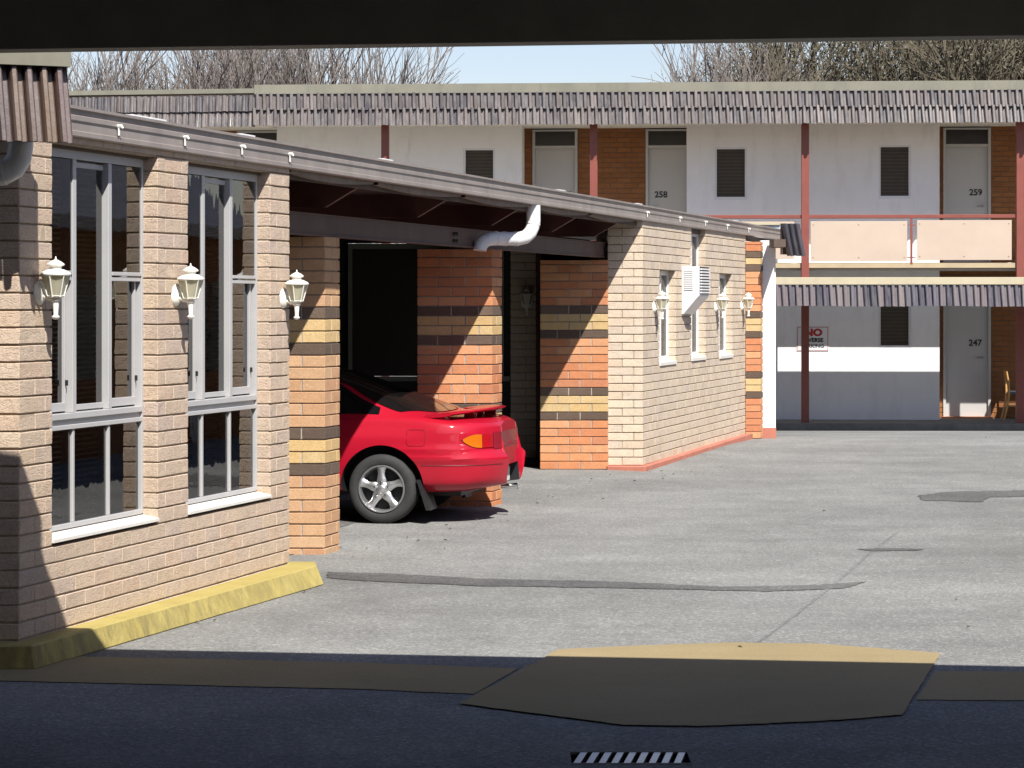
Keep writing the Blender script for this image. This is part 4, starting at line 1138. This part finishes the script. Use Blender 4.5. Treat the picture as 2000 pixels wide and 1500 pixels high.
# sign
sg = MB(); d_ = -.012
s0, s1, z0, z1 = fs(1556,d_), fs(1618.5,d_), fz(685.5,1587,d_), fz(637.5,1587,d_)
sgn = thing('parking_sign', fp((s0+s1)/2, 0, z0), 'white wall sign reading NO REVERSE PARKING behind the awning post', 'sign')
fbox(sg, s0, s1, d_, d_+.009, z0, z1); sg.build('plate', M['sign'], sgn)
mb_ = MB(); t = .008
fbox(mb_, s0+.01, s1-.01, d_-.003, d_, z1-.01-t, z1-.01); fbox(mb_, s0+.01, s1-.01, d_-.003, d_, z0+.01, z0+.01+t); fbox(mb_, s0+.01, s0+.01+t, d_-.003, d_, z0+.01+t, z1-.01-t); fbox(mb_, s1-.01-t, s1-.01, d_-.003, d_, z0+.01+t, z1-.01-t)
mb_.build('border', M['ink_red'], sgn)
sm = (s0+s1)/2
text_obj('NO', .16, M['ink_red'], sgn, fp(sm+.01, d_-.003, fz(650,1587,d_)), FA, 'lettering', bold=.009, ext=.002, sx=1.15)
text_obj('REVERSE', .092, M['ink'], sgn, fp(sm, d_-.003, fz(664.5,1587,d_)), FA, 'lettering', bold=.0035, ext=.002, sx=1.0)
text_obj('PARKING', .086, M['ink'], sgn, fp(sm, d_-.003, fz(676,1587,d_)), FA, 'lettering', bold=.001, ext=.002, sx=1.05)

# chair by the door
def make_chair():
    s_, d_ = fs(1969, .3), .3
    o_ = fp(s_+.2, d_, ZF0)
    t = thing('wooden_chair', o_, 'pale wooden chair with blue seat against the brown brick by the lower door', 'chair')
    q = lambda x, y, z: o_ + FU*x + FV*y + Vector((0,0,z))
    mb_ = MB(); mb_.prism([q(-.20,-.19,.43), q(.22,-.21,.44), q(.22,.21,.44), q(-.20,.19,.43)], (0,0,.035)); mb_.build('seat', M['blue_seat'], t, bevel=.008)
    for y in (-.18,.18):
        mb_ = MB(); mb_.tube([q(-.29,y,0), q(-.24,y,.2), q(-.205,y,.42), q(-.215,y,.62), q(-.245,y,.80)], [.015,.018,.019,.017,.013], 8); mb_.build('leg', M['wood'], t, smooth=True)
        mb_ = MB(); mb_.tube([q(.26,y,0), q(.215,y,.43)], [.014,.018], 8); mb_.build('leg', M['wood'], t, smooth=True)
        mb_ = MB(); mb_.tube([q(-.235,y,.22), q(.235,y,.22)], .009, 6); mb_.build('stretcher', M['wood'], t)
    mb_ = MB(); mb_.prism([q(-.222,-.185,.62), q(-.208,-.185,.62), q(-.234,-.185,.80), q(-.248,-.185,.80)], FV*.37); mb_.build('backrest', M['wood'], t, bevel=.004)
M['blue_seat'] = paint('blue_vinyl_seat', (.10,.16,.22), 0.4, 0.1, 9)
make_chair()

# ------------------------------------------------------------------ wing across the courtyard (outside the frame; the windows mirror it)
rw = thing('brick_wing', WP(22, -6.8), 'low brick wing across the courtyard, seen only mirrored in the windows', 'building')
a = WP(13.5, -6.75); L = U*(18.5/math.cos(TH))
mb_ = MB(); mb_.box(a, L, N*4.5, Vector((0,0,2.62))); mb_.build('wall', M['brown'], rw)
mb_ = MB(); mb_.box(a - N*.35 + Vector((0,0,2.62)), L, N*5, Vector((0,0,.14))); mb_.build('eave', M['gutter'], rw)
mb_ = MB(); mb_.prism([a + N*.2 + Vector((0,0,2.77)), a + N*3.2 + Vector((0,0,5.1)), a + N*6.2 + Vector((0,0,2.77))], L); mb_.build('roof', M['tile'], rw)
for i in range(4):
    p = a + U*(1.5 + i*4.6) - N*.02
    mb_ = MB(); mb_.box(p + Vector((0,0,.05)), U*.85, N*.04, Vector((0,0,2.05))); mb_.build('door', M['door'], rw)
    mb_ = MB(); mb_.box(p + U*1.4 + Vector((0,0,.9)), U*1.3, N*.04, Vector((0,0,1.15))); mb_.build('window', M['transom'], rw)

# ------------------------------------------------------------------ red car
def catmull(P0, P1, P2, P3, t):
    return 0.5*((2*P1) + (-P0+P2)*t + (2*P0-5*P1+4*P2-P3)*t*t + (-P0+3*P1-3*P2+P3)*t**3)
def interp(tab, x):
    """monotone-ish smooth interpolation of rows (x, values...)"""
    k = len(tab)
    i = 0
    while i < k-2 and x > tab[i+1][0]: i += 1
    x0, x1 = tab[i][0], tab[i+1][0]; t = min(1, max(0, (x-x0)/(x1-x0)))
    p = [np.array(tab[j][1:]) for j in (max(i-1,0), i, i+1, min(i+2,k-1))]
    h = x1-x0
    m1 = (p[2]-p[0])/(x1-tab[max(i-1,0)][0]) if i > 0 else (p[2]-p[1])/h
    m2 = (p[3]-p[1])/(tab[min(i+2,k-1)][0]-x0) if i+2 < k else (p[2]-p[1])/h
    t2, t3 = t*t, t*t*t
    return (2*t3-3*t2+1)*p[1] + (t3-2*t2+t)*h*m1 + (-2*t3+3*t2)*p[2] + (t3-t2)*h*m2
# u = distance forward from the tail.  columns: half width at the crease, floor z, shoulder z, half width at shoulder, roof half width, roof z
CT = [(0.0, .36,.30,.775,.34,.20,.812),
      (0.03,.46,.295,.785,.44,.26,.826),
      (0.08,.57,.29,.793,.55,.34,.836),
      (0.16,.68,.28,.800,.66,.44,.846),
      (0.28,.765,.262,.808,.745,.53,.856),
      (0.42,.815,.255,.820,.79,.58,.868),
      (0.56,.835,.25,.835,.805,.59,.885),
      (0.75,.845,.25,.850,.80,.575,.947),
      (1.00,.85,.25,.856,.80,.555,1.035),
      (1.25,.85,.25,.850,.80,.545,1.125),
      (1.50,.85,.25,.840,.80,.545,1.20),
      (1.80,.85,.24,.832,.80,.55,1.232),
      (2.20,.85,.23,.825,.80,.55,1.225),
      (2.50,.85,.23,.82,.80,.54,1.17),
      (2.85,.85,.23,.815,.80,.56,1.02),
      (3.15,.85,.23,.80,.79,.60,.86),
      (3.60,.84,.23,.74,.78,.62,.80),
      (4.00,.80,.25,.66,.72,.55,.72),
      (4.25,.70,.28,.58,.60,.42,.62),
      (4.38,.55,.33,.52,.45,.30,.55)]
TAIL = [(0.22,-.06),(.30,-.03),(.40,-.01),(.47,.0),(.525,.0),(.555,-.02),(.59,-.058),(.65,-.066),(.72,-.070),(.80,-.074),(.90,-.08),(1.3,-.08)]
CARY, CARX = 21.60, .085
def ring(u):
    """half section at u: list of (y, z) from the sill centre up to the roof centre"""
    wc, zf, zs, ws, wr, zr_ = interp(CT, u)
    zr_ = max(zr_, zs+.012)
    kp = [(0, zf), (wc*.55, zf), (wc*.86, zf+.012), (wc*.955, zf+.07), (wc*.99, zf+.20), (wc*1.0, .60), (wc*.992, .70), (ws*1.0+ .012, zs-.07), (ws*.985, zs-.012),
          (ws*.955 if zr_-zs > .06 else ws*.95, zs+min(.012, (zr_-zs)*.15)), (wr + (ws-wr)*.50, zs + (zr_-zs)*.52), (wr*1.03, zr_-.03*min(1,(zr_-zs)/.15)), (wr*.88, zr_-.006*min(1,(zr_-zs)/.15)), (wr*.45, zr_+.012*min(1,(zr_-zs)/.2)), (0, zr_+.018*min(1,(zr_-zs)/.2))]
    return kp
NSUB = 6
def dense(kp):
    n_ = len(kp); out = []
    P_ = [np.array(k) for k in kp]
    for i in range(n_-1):
        p0 = P_[i-1] if i > 0 else np.array([-P_[1][0], P_[1][1]])
        p3 = P_[i+2] if i+2 < n_ else np.array([-P_[n_-2][0], P_[n_-2][1]])
        d01, d12, d23 = (max(1e-4, np.linalg.norm(b-a)) for a, b in ((p0,P_[i]),(P_[i],P_[i+1]),(P_[i+1],p3)))
        m1 = ((P_[i]-p0)/d01*d12 + (P_[i+1]-P_[i]))/2 if d01 > 1e-3 else P_[i+1]-P_[i]
        m2 = ((p3-P_[i+1])/d23*d12 + (P_[i+1]-P_[i]))/2
        for j in range(NSUB):
            t = j/NSUB; t2, t3 = t*t, t**3
            out.append((2*t3-3*t2+1)*P_[i] + (t3-2*t2+t)*m1*.85 + (-2*t3+3*t2)*P_[i+1] + (t3-t2)*m2*.85)
    out.append(P_[-1]); return out
def warp(u, y, z):
    """car space (u forward, y across, z up) -> world, with the bumper pushed out and the deck pulled in"""
    s_ = max(0.0, min(1.0, 1 - u/.55)); s_ = s_*s_*(3-2*s_)
    off = float(interp(TAIL, z)[0]) * s_
    cr = 0.0
    if u < 1.0:                                  # bumper crease and shoulder bulge on the flank
        e = max(0, min(1, (1.0-u)/.35))
        cr = (.018*math.exp(-((z-.535)/.03)**2) - .012*math.exp(-((z-.60)/.03)**2)) * e
    yy = y + math.copysign(cr, y) if abs(y) > .25 else y
    return Vector((CARX - u + off, CARY - yy, z))      # +y is the near flank, towards the camera
us = [0.0, .012] + [0.03*i for i in range(1, 40)] + [1.2 + .06*i for i in range(53)]
us = [u for u in us if u < 4.37] + [4.375]
car = thing('red_coupe', (-2.2, CARY, 0), 'shiny red coupe with rear spoiler parked nose-in under the carport, tail out', 'car')
RG = [dense(ring(u)) for u in us]
nh = len(RG[0])
vs = []
for u, rg in zip(us, RG):
    full = [(y, z) for y, z in rg] + [(-y, z) for y, z in rg[-2:0:-1]]
    vs += [warp(u, y, z) for y, z in full]
nf_ = 2*nh-2
fs_ = [(i*nf_+j, (i+1)*nf_+j, (i+1)*nf_+(j+1) % nf_, i*nf_+(j+1) % nf_) for i in range(len(us)-1) for j in range(nf_)]
fs_ += [tuple(range(nf_)), tuple((len(us)-1)*nf_+j for j in range(nf_))[::-1]]
bm = bmesh.new()
bv = [bm.verts.new(v - Vector((-2.2, CARY, 0))) for v in vs]
for f in fs_: bm.faces.new([bv[i] for i in f])
bmesh.ops.triangulate(bm, faces=[f for f in bm.faces if len(f.verts) > 4])
bmesh.ops.recalc_face_normals(bm, faces=bm.faces)
bme = bpy.data.meshes.new('body'); bm.to_mesh(bme); bm.free(); bme.materials.append(M['carred']); bme.materials.append(M['black'])
WR = (.96, 3.55)                            # wheel centres, u
WZ, WRAD = .283, .283
tmp = bpy.data.objects.new('tmp_body', bme); COL.objects.link(tmp); tmp.location = (-2.2, CARY, 0)
cut = MB()
for u in WR:
    for sd_ in (1, -1):
        cx = CARX-u
        cut.lathe([(0,-.25),(.345,-.25),(.345,.25),(0,.25)], (cx, CARY - sd_*.80, WZ+.012), (0,1,0), 48)
cut.abox(CARX-.12, CARX+.3, CARY-.27, CARY+.27, .15, .455)
cm = bpy.data.meshes.new('tmp_cut'); cm.from_pydata(cut.v, [], cut.f); cm.materials.append(M['black'])
cbm = bmesh.new(); cbm.from_mesh(cm); bmesh.ops.remove_doubles(cbm, verts=cbm.verts, dist=2e-4); bmesh.ops.recalc_face_normals(cbm, faces=cbm.faces); cbm.to_mesh(cm); cbm.free()
cutter = bpy.data.objects.new('tmp_cut', cm); COL.objects.link(cutter)
bo = tmp.modifiers.new('b', 'BOOLEAN'); bo.operation = 'DIFFERENCE'; bo.object = cutter; bo.solver = 'EXACT'
try: bo.material_mode = 'TRANSFER'
except Exception: pass
bpy.context.view_layer.update()
bme2 = bpy.data.meshes.new_from_object(tmp.evaluated_get(bpy.context.evaluated_depsgraph_get()))
bpy.data.objects.remove(tmp); bpy.data.objects.remove(cutter)
bme2.polygons.foreach_set('use_smooth', [True]*len(bme2.polygons))
if hasattr(bme2, 'set_sharp_from_angle'): bme2.set_sharp_from_angle(angle=math.radians(38))
bme2.name = 'body'
body = link('body', bme2, car)
def surf(u, t):
    """point on the near half skin; t in key-point units (0 sill centre ... 14 roof centre)"""
    rg = dense(ring(u)); x = t*NSUB; i = int(min(len(rg)-2, max(0, math.floor(x)))); f = x-i
    y, z = rg[i]*(1-f) + rg[i+1]*f
    return y, z
def skin(u, t, off=.004, side=1):
    e = .01
    A = warp(u, *surf(u, t)); B = warp(u+e, *surf(u+e, t)); Cq = warp(u, *surf(u, min(14, t+.1))) if t < 13.9 else None
    if Cq is None: Cq = A + Vector((0, 1, 0))*.01
    nn = (Cq-A).cross(B-A)
    if nn.length < 1e-9: nn = Vector((0,-1,0))
    nn.normalize()
    if nn.y > 0.02 or (abs(nn.y) <= .02 and nn.z < 0): nn = -nn
    p = A + nn*off
    if side < 0: p = Vector((p.x, 2*CARY-p.y, p.z))
    return p
def t_of_z(u, z):
    """key parameter of the flank at height z"""
    lo, hi = 3.0, 12.0
    for _ in range(30):
        mid = (lo+hi)/2
        if surf(u, mid)[1] < z: lo = mid
        else: hi = mid
    return (lo+hi)/2
def patch(name, fun, nu, nv, mat, parent, smooth=True):
    """grid patch; fun(a, b) -> point for a, b in 0..1"""
    vs_ = [fun(i/nu, j/nv) for i in range(nu+1) for j in range(nv+1)]
    me = bpy.data.meshes.new(name); o_ = wpos(parent)
    me.from_pydata([tuple(v-o_) for v in vs_], [], [(i*(nv+1)+j, (i+1)*(nv+1)+j, (i+1)*(nv+1)+j+1, i*(nv+1)+j+1) for i in range(nu) for j in range(nv)])
    me.materials.append(mat)
    me.polygons.foreach_set('use_smooth', [smooth]*len(me.polygons))
    return link(name, me, parent)
# rear window (wraps over the centre line), side glass
def t_edge(u): return 9.70 + max(0, u-.86)*2.9
def rearwin(a, b):
    q = abs(b-.5)*2
    u0 = .56 + .26*q**2.2
    u = u0 + (1.70-u0)*a
    return skin(u, min(13.999, 14 - (14-min(11.0, t_edge(u)))*q), .006, 1 if b <= .5 else -1)
patch('rear_window', rearwin, 24, 24, M['car_glass_dark'], car)
def sidewin(side):
    def f(a, b):
        u = 1.00 + (2.75-1.00)*a
        top = min(11.0, t_edge(u)-.30) if u < 2.3 else 11.0 - (u-2.3)/.45*1.6
        return skin(u, 9.2 + (max(9.22, top)-9.2)*b, .004, side)
    return f
patch('side_window', sidewin(1), 40, 8, M['black_gloss'], car)
patch('side_window', sidewin(-1), 40, 8, M['black_gloss'], car)
# tail lamps, reflector panel, fuel door, seams
def lamp_patch(name, ua, ub, mat, side, z_mid=.668, off=.008):
    def h(u): return .054*math.sin(min(1, max(0.0, (.275-u)/.14))*math.pi/2)**.8
    def f(a, b):
        u = ua + (ub-ua)*a
        return skin(u, t_of_z(u, z_mid + h(u)*(2*b-1) + .012*(1-min(1,(.275-u)/.16))), off, side)
    return patch(name, f, 14, 8, mat, car)
for sd_ in (1, -1):
    lamp_patch('lamp_surround', .29, .01, M['carred_dark'], sd_, off=.004)
    lamp_patch('indicator_lamp', .268, .115, M['lens_orange'], sd_)
    lamp_patch('tail_lamp', .113, .045, M['lens_red'], sd_)
    patch('reflector', lambda a, b: skin(.040 - .039*a, t_of_z(.040-.039*a, .60 + .135*b), .006, sd_), 8, 6, M['lens_panel'], car)
patch('reflector', lambda a, b: warp(0, .36*(2*a-1), .60+.135*b) + Vector((.006,0,0)), 10, 4, M['lens_panel'], car)
def outline(name, pts, w_, mat, side, off=.0025):
    """thin seam following (u, z) points on the flank"""
    P3 = [skin(u, t_of_z(u, z), off, side) for u, z in pts]
    mb_ = MB(); mb_.tube(P3, w_, 5); return mb_.build(name, mat, car)
def rr(u0, u1, z0, z1, r, n=5):
    out = []
    for (cu, cz, q0) in ((u1-r, z1-r, 0), (u0+r, z1-r, 90), (u0+r, z0+r, 180), (u1-r, z0+r, 270)):
        for i in range(n): q = math.radians(q0 + 90*i/(n-1)); out.append((cu + r*math.cos(q), cz + r*math.sin(q)))
    return out + [out[0]]
outline('fuel_door_seam', rr(.60, .75, .635, .765, .025), .0022, M['carred_dark'], 1, .001)
for sd_ in (1, -1):
    outline('bumper_seam', [(.63 - .0315*i, .478) for i in range(20)], .0032, M['carred_dark'], sd_, .001)
# spoiler
sp = MB(); ring_n = 10; rows_ = []
NQ = 36
for i in range(NQ+1):
    q = -1 + 2*i/NQ; aq = abs(q)
    y = .735*q
    ule = .31 + .25*aq**2.6; ute = .05 + .27*aq**2.4
    zc_ = .902 - .028*aq**3; th2 = .020 - .002*aq
    c_ = (ule+ute)/2; hw = (ule-ute)/2
    for j in range(ring_n):
        g = 2*math.pi*j/ring_n
        rows_.append(Vector((CARX-.07 - (c_ + hw*math.cos(g)), CARY - y, zc_ + th2*math.sin(g) - .010*math.cos(g) + .006)))
sp.add(rows_, [(i*ring_n+j, i*ring_n+(j+1) % ring_n, (i+1)*ring_n+(j+1) % ring_n, (i+1)*ring_n+j) for i in range(NQ) for j in range(ring_n)] + [tuple(range(ring_n))[::-1], tuple(NQ*ring_n+j for j in range(ring_n))])
for sd_ in (1, -1):                                       # feet of the wing
    ring2 = []
    for (zz_, k) in ((.82,1.12), (.855,1.0), (.885,1.0)):
        for j in range(ring_n):
            g = 2*math.pi*j/ring_n
            ring2.append(Vector((CARX-.07 - (.44 + .09*k*math.cos(g)), CARY - sd_*(.685 + .03*k*math.sin(g)), zz_)))
    sp.add(ring2, [(i*ring_n+j, i*ring_n+(j+1) % ring_n, (i+1)*ring_n+(j+1) % ring_n, (i+1)*ring_n+j) for i in range(2) for j in range(ring_n)])
    sp.prism([(CARX-.07-.30, CARY-sd_*.42, .83), (CARX-.07-.20, CARY-sd_*.42, .83), (CARX-.07-.19, CARY-sd_*.42, .885), (CARX-.07-.29, CARY-sd_*.42, .885)], (0, .035, 0))
sp.build('spoiler', M['carred'], car, smooth=True, angle=50)
mb = MB(); mb.abox(CARX-.108, CARX-.098, CARY-.19, CARY+.19, .30, .42); mb.build('number_plate', M['plate'], car, bevel=.004)
mb = MB(); mb.tube([(CARX-.16, CARY+.12, .25), (CARX-.075, CARY+.12, .252), (CARX-.02, CARY+.12, .254)], [.022,.024,.028], 12, caps=False); mb.tube([(CARX-.12, CARY+.12, .25), (CARX-.10, CARY+.12, .25)], .021, 12); mb.build('exhaust', M['chrome'], car, smooth=True)
for sd_ in (1, -1):
    mb = MB(); x_ = CARX-.625
    mb.prism([(x_+.035, CARY-sd_*.56, .115), (x_-.045, CARY-sd_*.56, .36), (x_-.015, CARY-sd_*.56, .36), (x_+.07, CARY-sd_*.56, .115)], (0, -sd_*.27, 0)); mb.build('mud_flap', M['black'], car)
mb = MB(); mb.abox(CARX-3.6, CARX-.36, CARY-.55, CARY+.55, .215, .27); mb.build('underbody', M['black'], car)
def make_wheel(cx, side):
    yo = CARY - side*.835                                   # outer face of the tyre
    ax = Vector((0, -side, 0)); c = Vector((cx, yo, WZ))
    R = WRAD; rr_ = .193
    mb_ = MB(); mb_.lathe([(rr_,-.185),(R-.03,-.19),(R-.006,-.175),(R,-.15),(R,-.045),(R-.006,-.022),(R-.022,-.006),(R-.05,0.0),(rr_+.012,-.004),(rr_,-.012),(rr_-.004,-.03),(rr_-.004,-.18)], c, ax, 48)
    t_ = mb_.build('wheel', M['rubber'], car, smooth=True, angle=60)
    mb_ = MB(); mb_.lathe([(rr_+.002,-.008),(rr_-.002,.002),(rr_-.010,.002),(rr_-.018,-.012),(rr_-.024,-.05),(rr_-.03,-.16),(.07,-.10),(.0,-.10)], c, ax, 48)
    mb_.build('rim', M['alloy'], t_, smooth=True, angle=50)
    mb_ = MB(); mb_.lathe([(.165,-.085),(.0,-.085)], c, ax, 32); mb_.lathe([(.145,-.083),(.04,-.080),(.04,-.05)], c, ax, 32); mb_.build('brake_disc', M['black'], t_)
    a_ = Vector((1,0,0)); b_ = Vector((0,0,1))
    pol = lambda r, g, h: c + (a_*math.cos(g) + b_*math.sin(g))*r + ax*h
    sp_ = MB()
    for k in range(5):
        g0 = math.pi/2 + k*2*math.pi/5
        prof = [(.035, .34, -.012), (.065, .36, -.010), (.095, .225, -.012), (.125, .185, -.016), (.155, .21, -.014), (.178, .27, -.008)]
        rows2 = []
        for (r, hw, h) in prof:
            tw = .05*math.sin((r-.03)/.15*math.pi)
            w_ = hw*.155 if r > .08 else hw*r*1.6
            w_ = {.035:.030, .065:.040, .095:.030, .125:.026, .155:.031, .178:.045}[r]
            for (e, dh) in ((-1, -.030), (-1, -.006), (-.45, .008), (.45, .008), (1, -.006), (1, -.030)):
                rows2.append(pol(math.hypot(r, e*w_), g0 + tw + math.atan2(e*w_, r), h + dh))
        m_ = 6
        sp_.add(rows2, [(i*m_+j, i*m_+j+1, (i+1)*m_+j+1, (i+1)*m_+j) for i in range(len(prof)-1) for j in range(m_-1)])
    sp_.lathe([(.062,-.035),(.060,-.012),(.050,-.004),(.036,-.001),(.034,.006),(.028,.010),(.0,.012)], c, ax, 24)
    s_ = sp_.build('spokes', M['alloy'], t_, smooth=True, angle=45)
    mb_ = MB()
    for k in range(5):
        g0 = math.pi/2 + (k+.0)*2*math.pi/5
        p_ = pol(.058, g0, -.002)
        mb_.lathe([(.0085,0),(.0085,.012),(.006,.015),(.0,.015)], p_, ax, 8)
    mb_.build('wheel_nut', M['chrome'], t_)
for u in WR:
    for sd_ in (1, -1): make_wheel(CARX-u, sd_)

th_ = math.radians(11.0)
vx, vy = (CARX-WR[0]) + 2.2, -.835
car.rotation_euler = (0, 0, -th_)
car.location = (-1.06 - (vx*math.cos(th_) + vy*math.sin(th_)), 20.765 - (-vx*math.sin(th_) + vy*math.cos(th_)), 0)

# ------------------------------------------------------------------ trees behind the motel
def tree(px, Y, H, label, seed, spread, depth, twig_r, dense_, mats, leafy=0, up=.55, lean=0.0, group=None, name='bare_tree', len0=.28):
    rng = random.Random(seed)
    base = Vector((xx(px, Y), Y, -.272))
    t = thing(name, base, label, 'tree', group)
    trunk = MB(); br = MB(); tips = []
    def grow(p, d, L, r, lev):
        n_ = 3 if lev < depth-1 else 2
        pts = [p]; rs = [r]; q = p; dd = d.copy()
        for i in range(n_):
            dd = (dd + Vector((rng.gauss(0,.13), rng.gauss(0,.13), rng.gauss(.05,.08)))).normalized()
            q = q + dd*(L/n_); pts.append(q); rs.append(r*(1-.38*(i+1)/n_))
        (trunk if lev == 0 else br).tube(pts, rs, 7 if lev == 0 else (4 if lev < 3 else 3), caps=False)
        if lev >= depth:
            tips.append((pts[-1], dd)); return
        kids = dense_[min(lev, len(dense_)-1)]
        for k in range(kids):
            f = rng.uniform(.35, 1.0) if k else 1.0
            seg_ = min(n_-1, int(f*n_)); lp = f*n_-seg_
            s0_ = pts[seg_].lerp(pts[min(seg_+1, n_)], min(1, lp))
            az = rng.uniform(0, 2*math.pi); an = rng.uniform(.25, .75)*spread
            o1 = dd.orthogonal().normalized(); o2 = dd.cross(o1)
            nd = (dd*math.cos(an) + (o1*math.cos(az)+o2*math.sin(az))*math.sin(an) + Vector((0,0,up*.3))).normalized()
            grow(s0_, nd, L*rng.uniform(.62,.86), max(twig_r, r*.62*rng.uniform(.75,1)), lev+1)
    grow(base, Vector((lean, 0, 1)).normalized(), H*len0, H*.018, 0)
    trunk.build('trunk', M[mats[0]], t, smooth=True)
    br.build('branches', M[mats[1]], t, smooth=True)
    if leafy:
        lv = MB()
        for (p, d) in tips:
            for k in range(leafy):
                c = p + Vector((rng.gauss(0,.16), rng.gauss(0,.16), rng.gauss(0,.15))) - d*rng.uniform(0,.5)
                s_ = rng.uniform(.025,.06); a1 = Vector((rng.gauss(0,1), rng.gauss(0,1), rng.gauss(0,1))).normalized(); a2 = a1.orthogonal().normalized()
                lv.add([c-a1*s_, c+a2*s_*.5, c+a1*s_, c-a2*s_*.5], [(0,1,2,3)])
        o = lv.build('foliage', M['leaf'], t); o['kind'] = 'stuff'
    return t, len(br.f)
gb = 'bare winter trees behind the motel roof'
tree(215, 54, 9.5, 'thin bare tree at far left above the motel roof', 11, .75, 5, .006, [5,4,4,4,3], ('bark','twig'), group=gb)
tree(330, 57, 9.6, 'bare tree with sparse upright twigs, second from left above the roof', 12, .7, 5, .006, [5,4,4,4,3], ('bark','twig'), group=gb)
tree(455, 55, 10.2, 'bushy bare tree above the step in the roof cap', 13, .8, 5, .006, [6,5,5,4,3], ('bark','twig'), group=gb)
tree(575, 56, 10.4, 'dense bare tree in the middle of the left clump above the roof', 14, .8, 5, .006, [6,5,5,4,3], ('bark','twig'), group=gb)
tree(655, 55, 9.6, 'bare tree at the right end of the left clump, next to the open sky', 15, .72, 5, .006, [6,6,5,4,3], ('bark','twig'), group=gb)
gl_ = 'olive brown trees behind the right half of the roof'
tree(1432, 54, 10.0, 'thin twiggy tree beside the open sky, left of the olive trees', 21, .8, 5, .006, [6,6,5,4,3], ('bark_olive','twig'), 0, group=gl_, name='twiggy_tree')
tree(1530, 57, 11.0, 'dense olive brown tree above the balcony post', 22, .95, 5, .012, [6,5,5,4,3], ('bark_olive','bark_olive'), 7, group=gl_, name='olive_tree')
tree(1690, 56, 11.0, 'broad olive brown tree with sky gaps right of the balcony post', 23, .95, 5, .012, [6,5,5,4,3], ('bark_olive','bark_olive'), 6, group=gl_, name='olive_tree')
tree(1845, 57, 11.5, 'tall olive brown tree with a dark upright trunk above door 259', 24, .95, 5, .012, [6,5,5,4,3], ('bark_olive','bark_olive'), 6, group=gl_, name='olive_tree')
tree(1985, 55, 11.0, 'olive brown tree at the right edge above the roof', 25, .95, 5, .012, [6,5,5,4,3], ('bark_olive','bark_olive'), 6, group=gl_, name='olive_tree')

tree(735, 58, 9.0, 'slender bare tree with airy twigs just left of the open sky', 16, .5, 5, .005, [5,5,4,3,3], ('bark','twig'), group=gb)
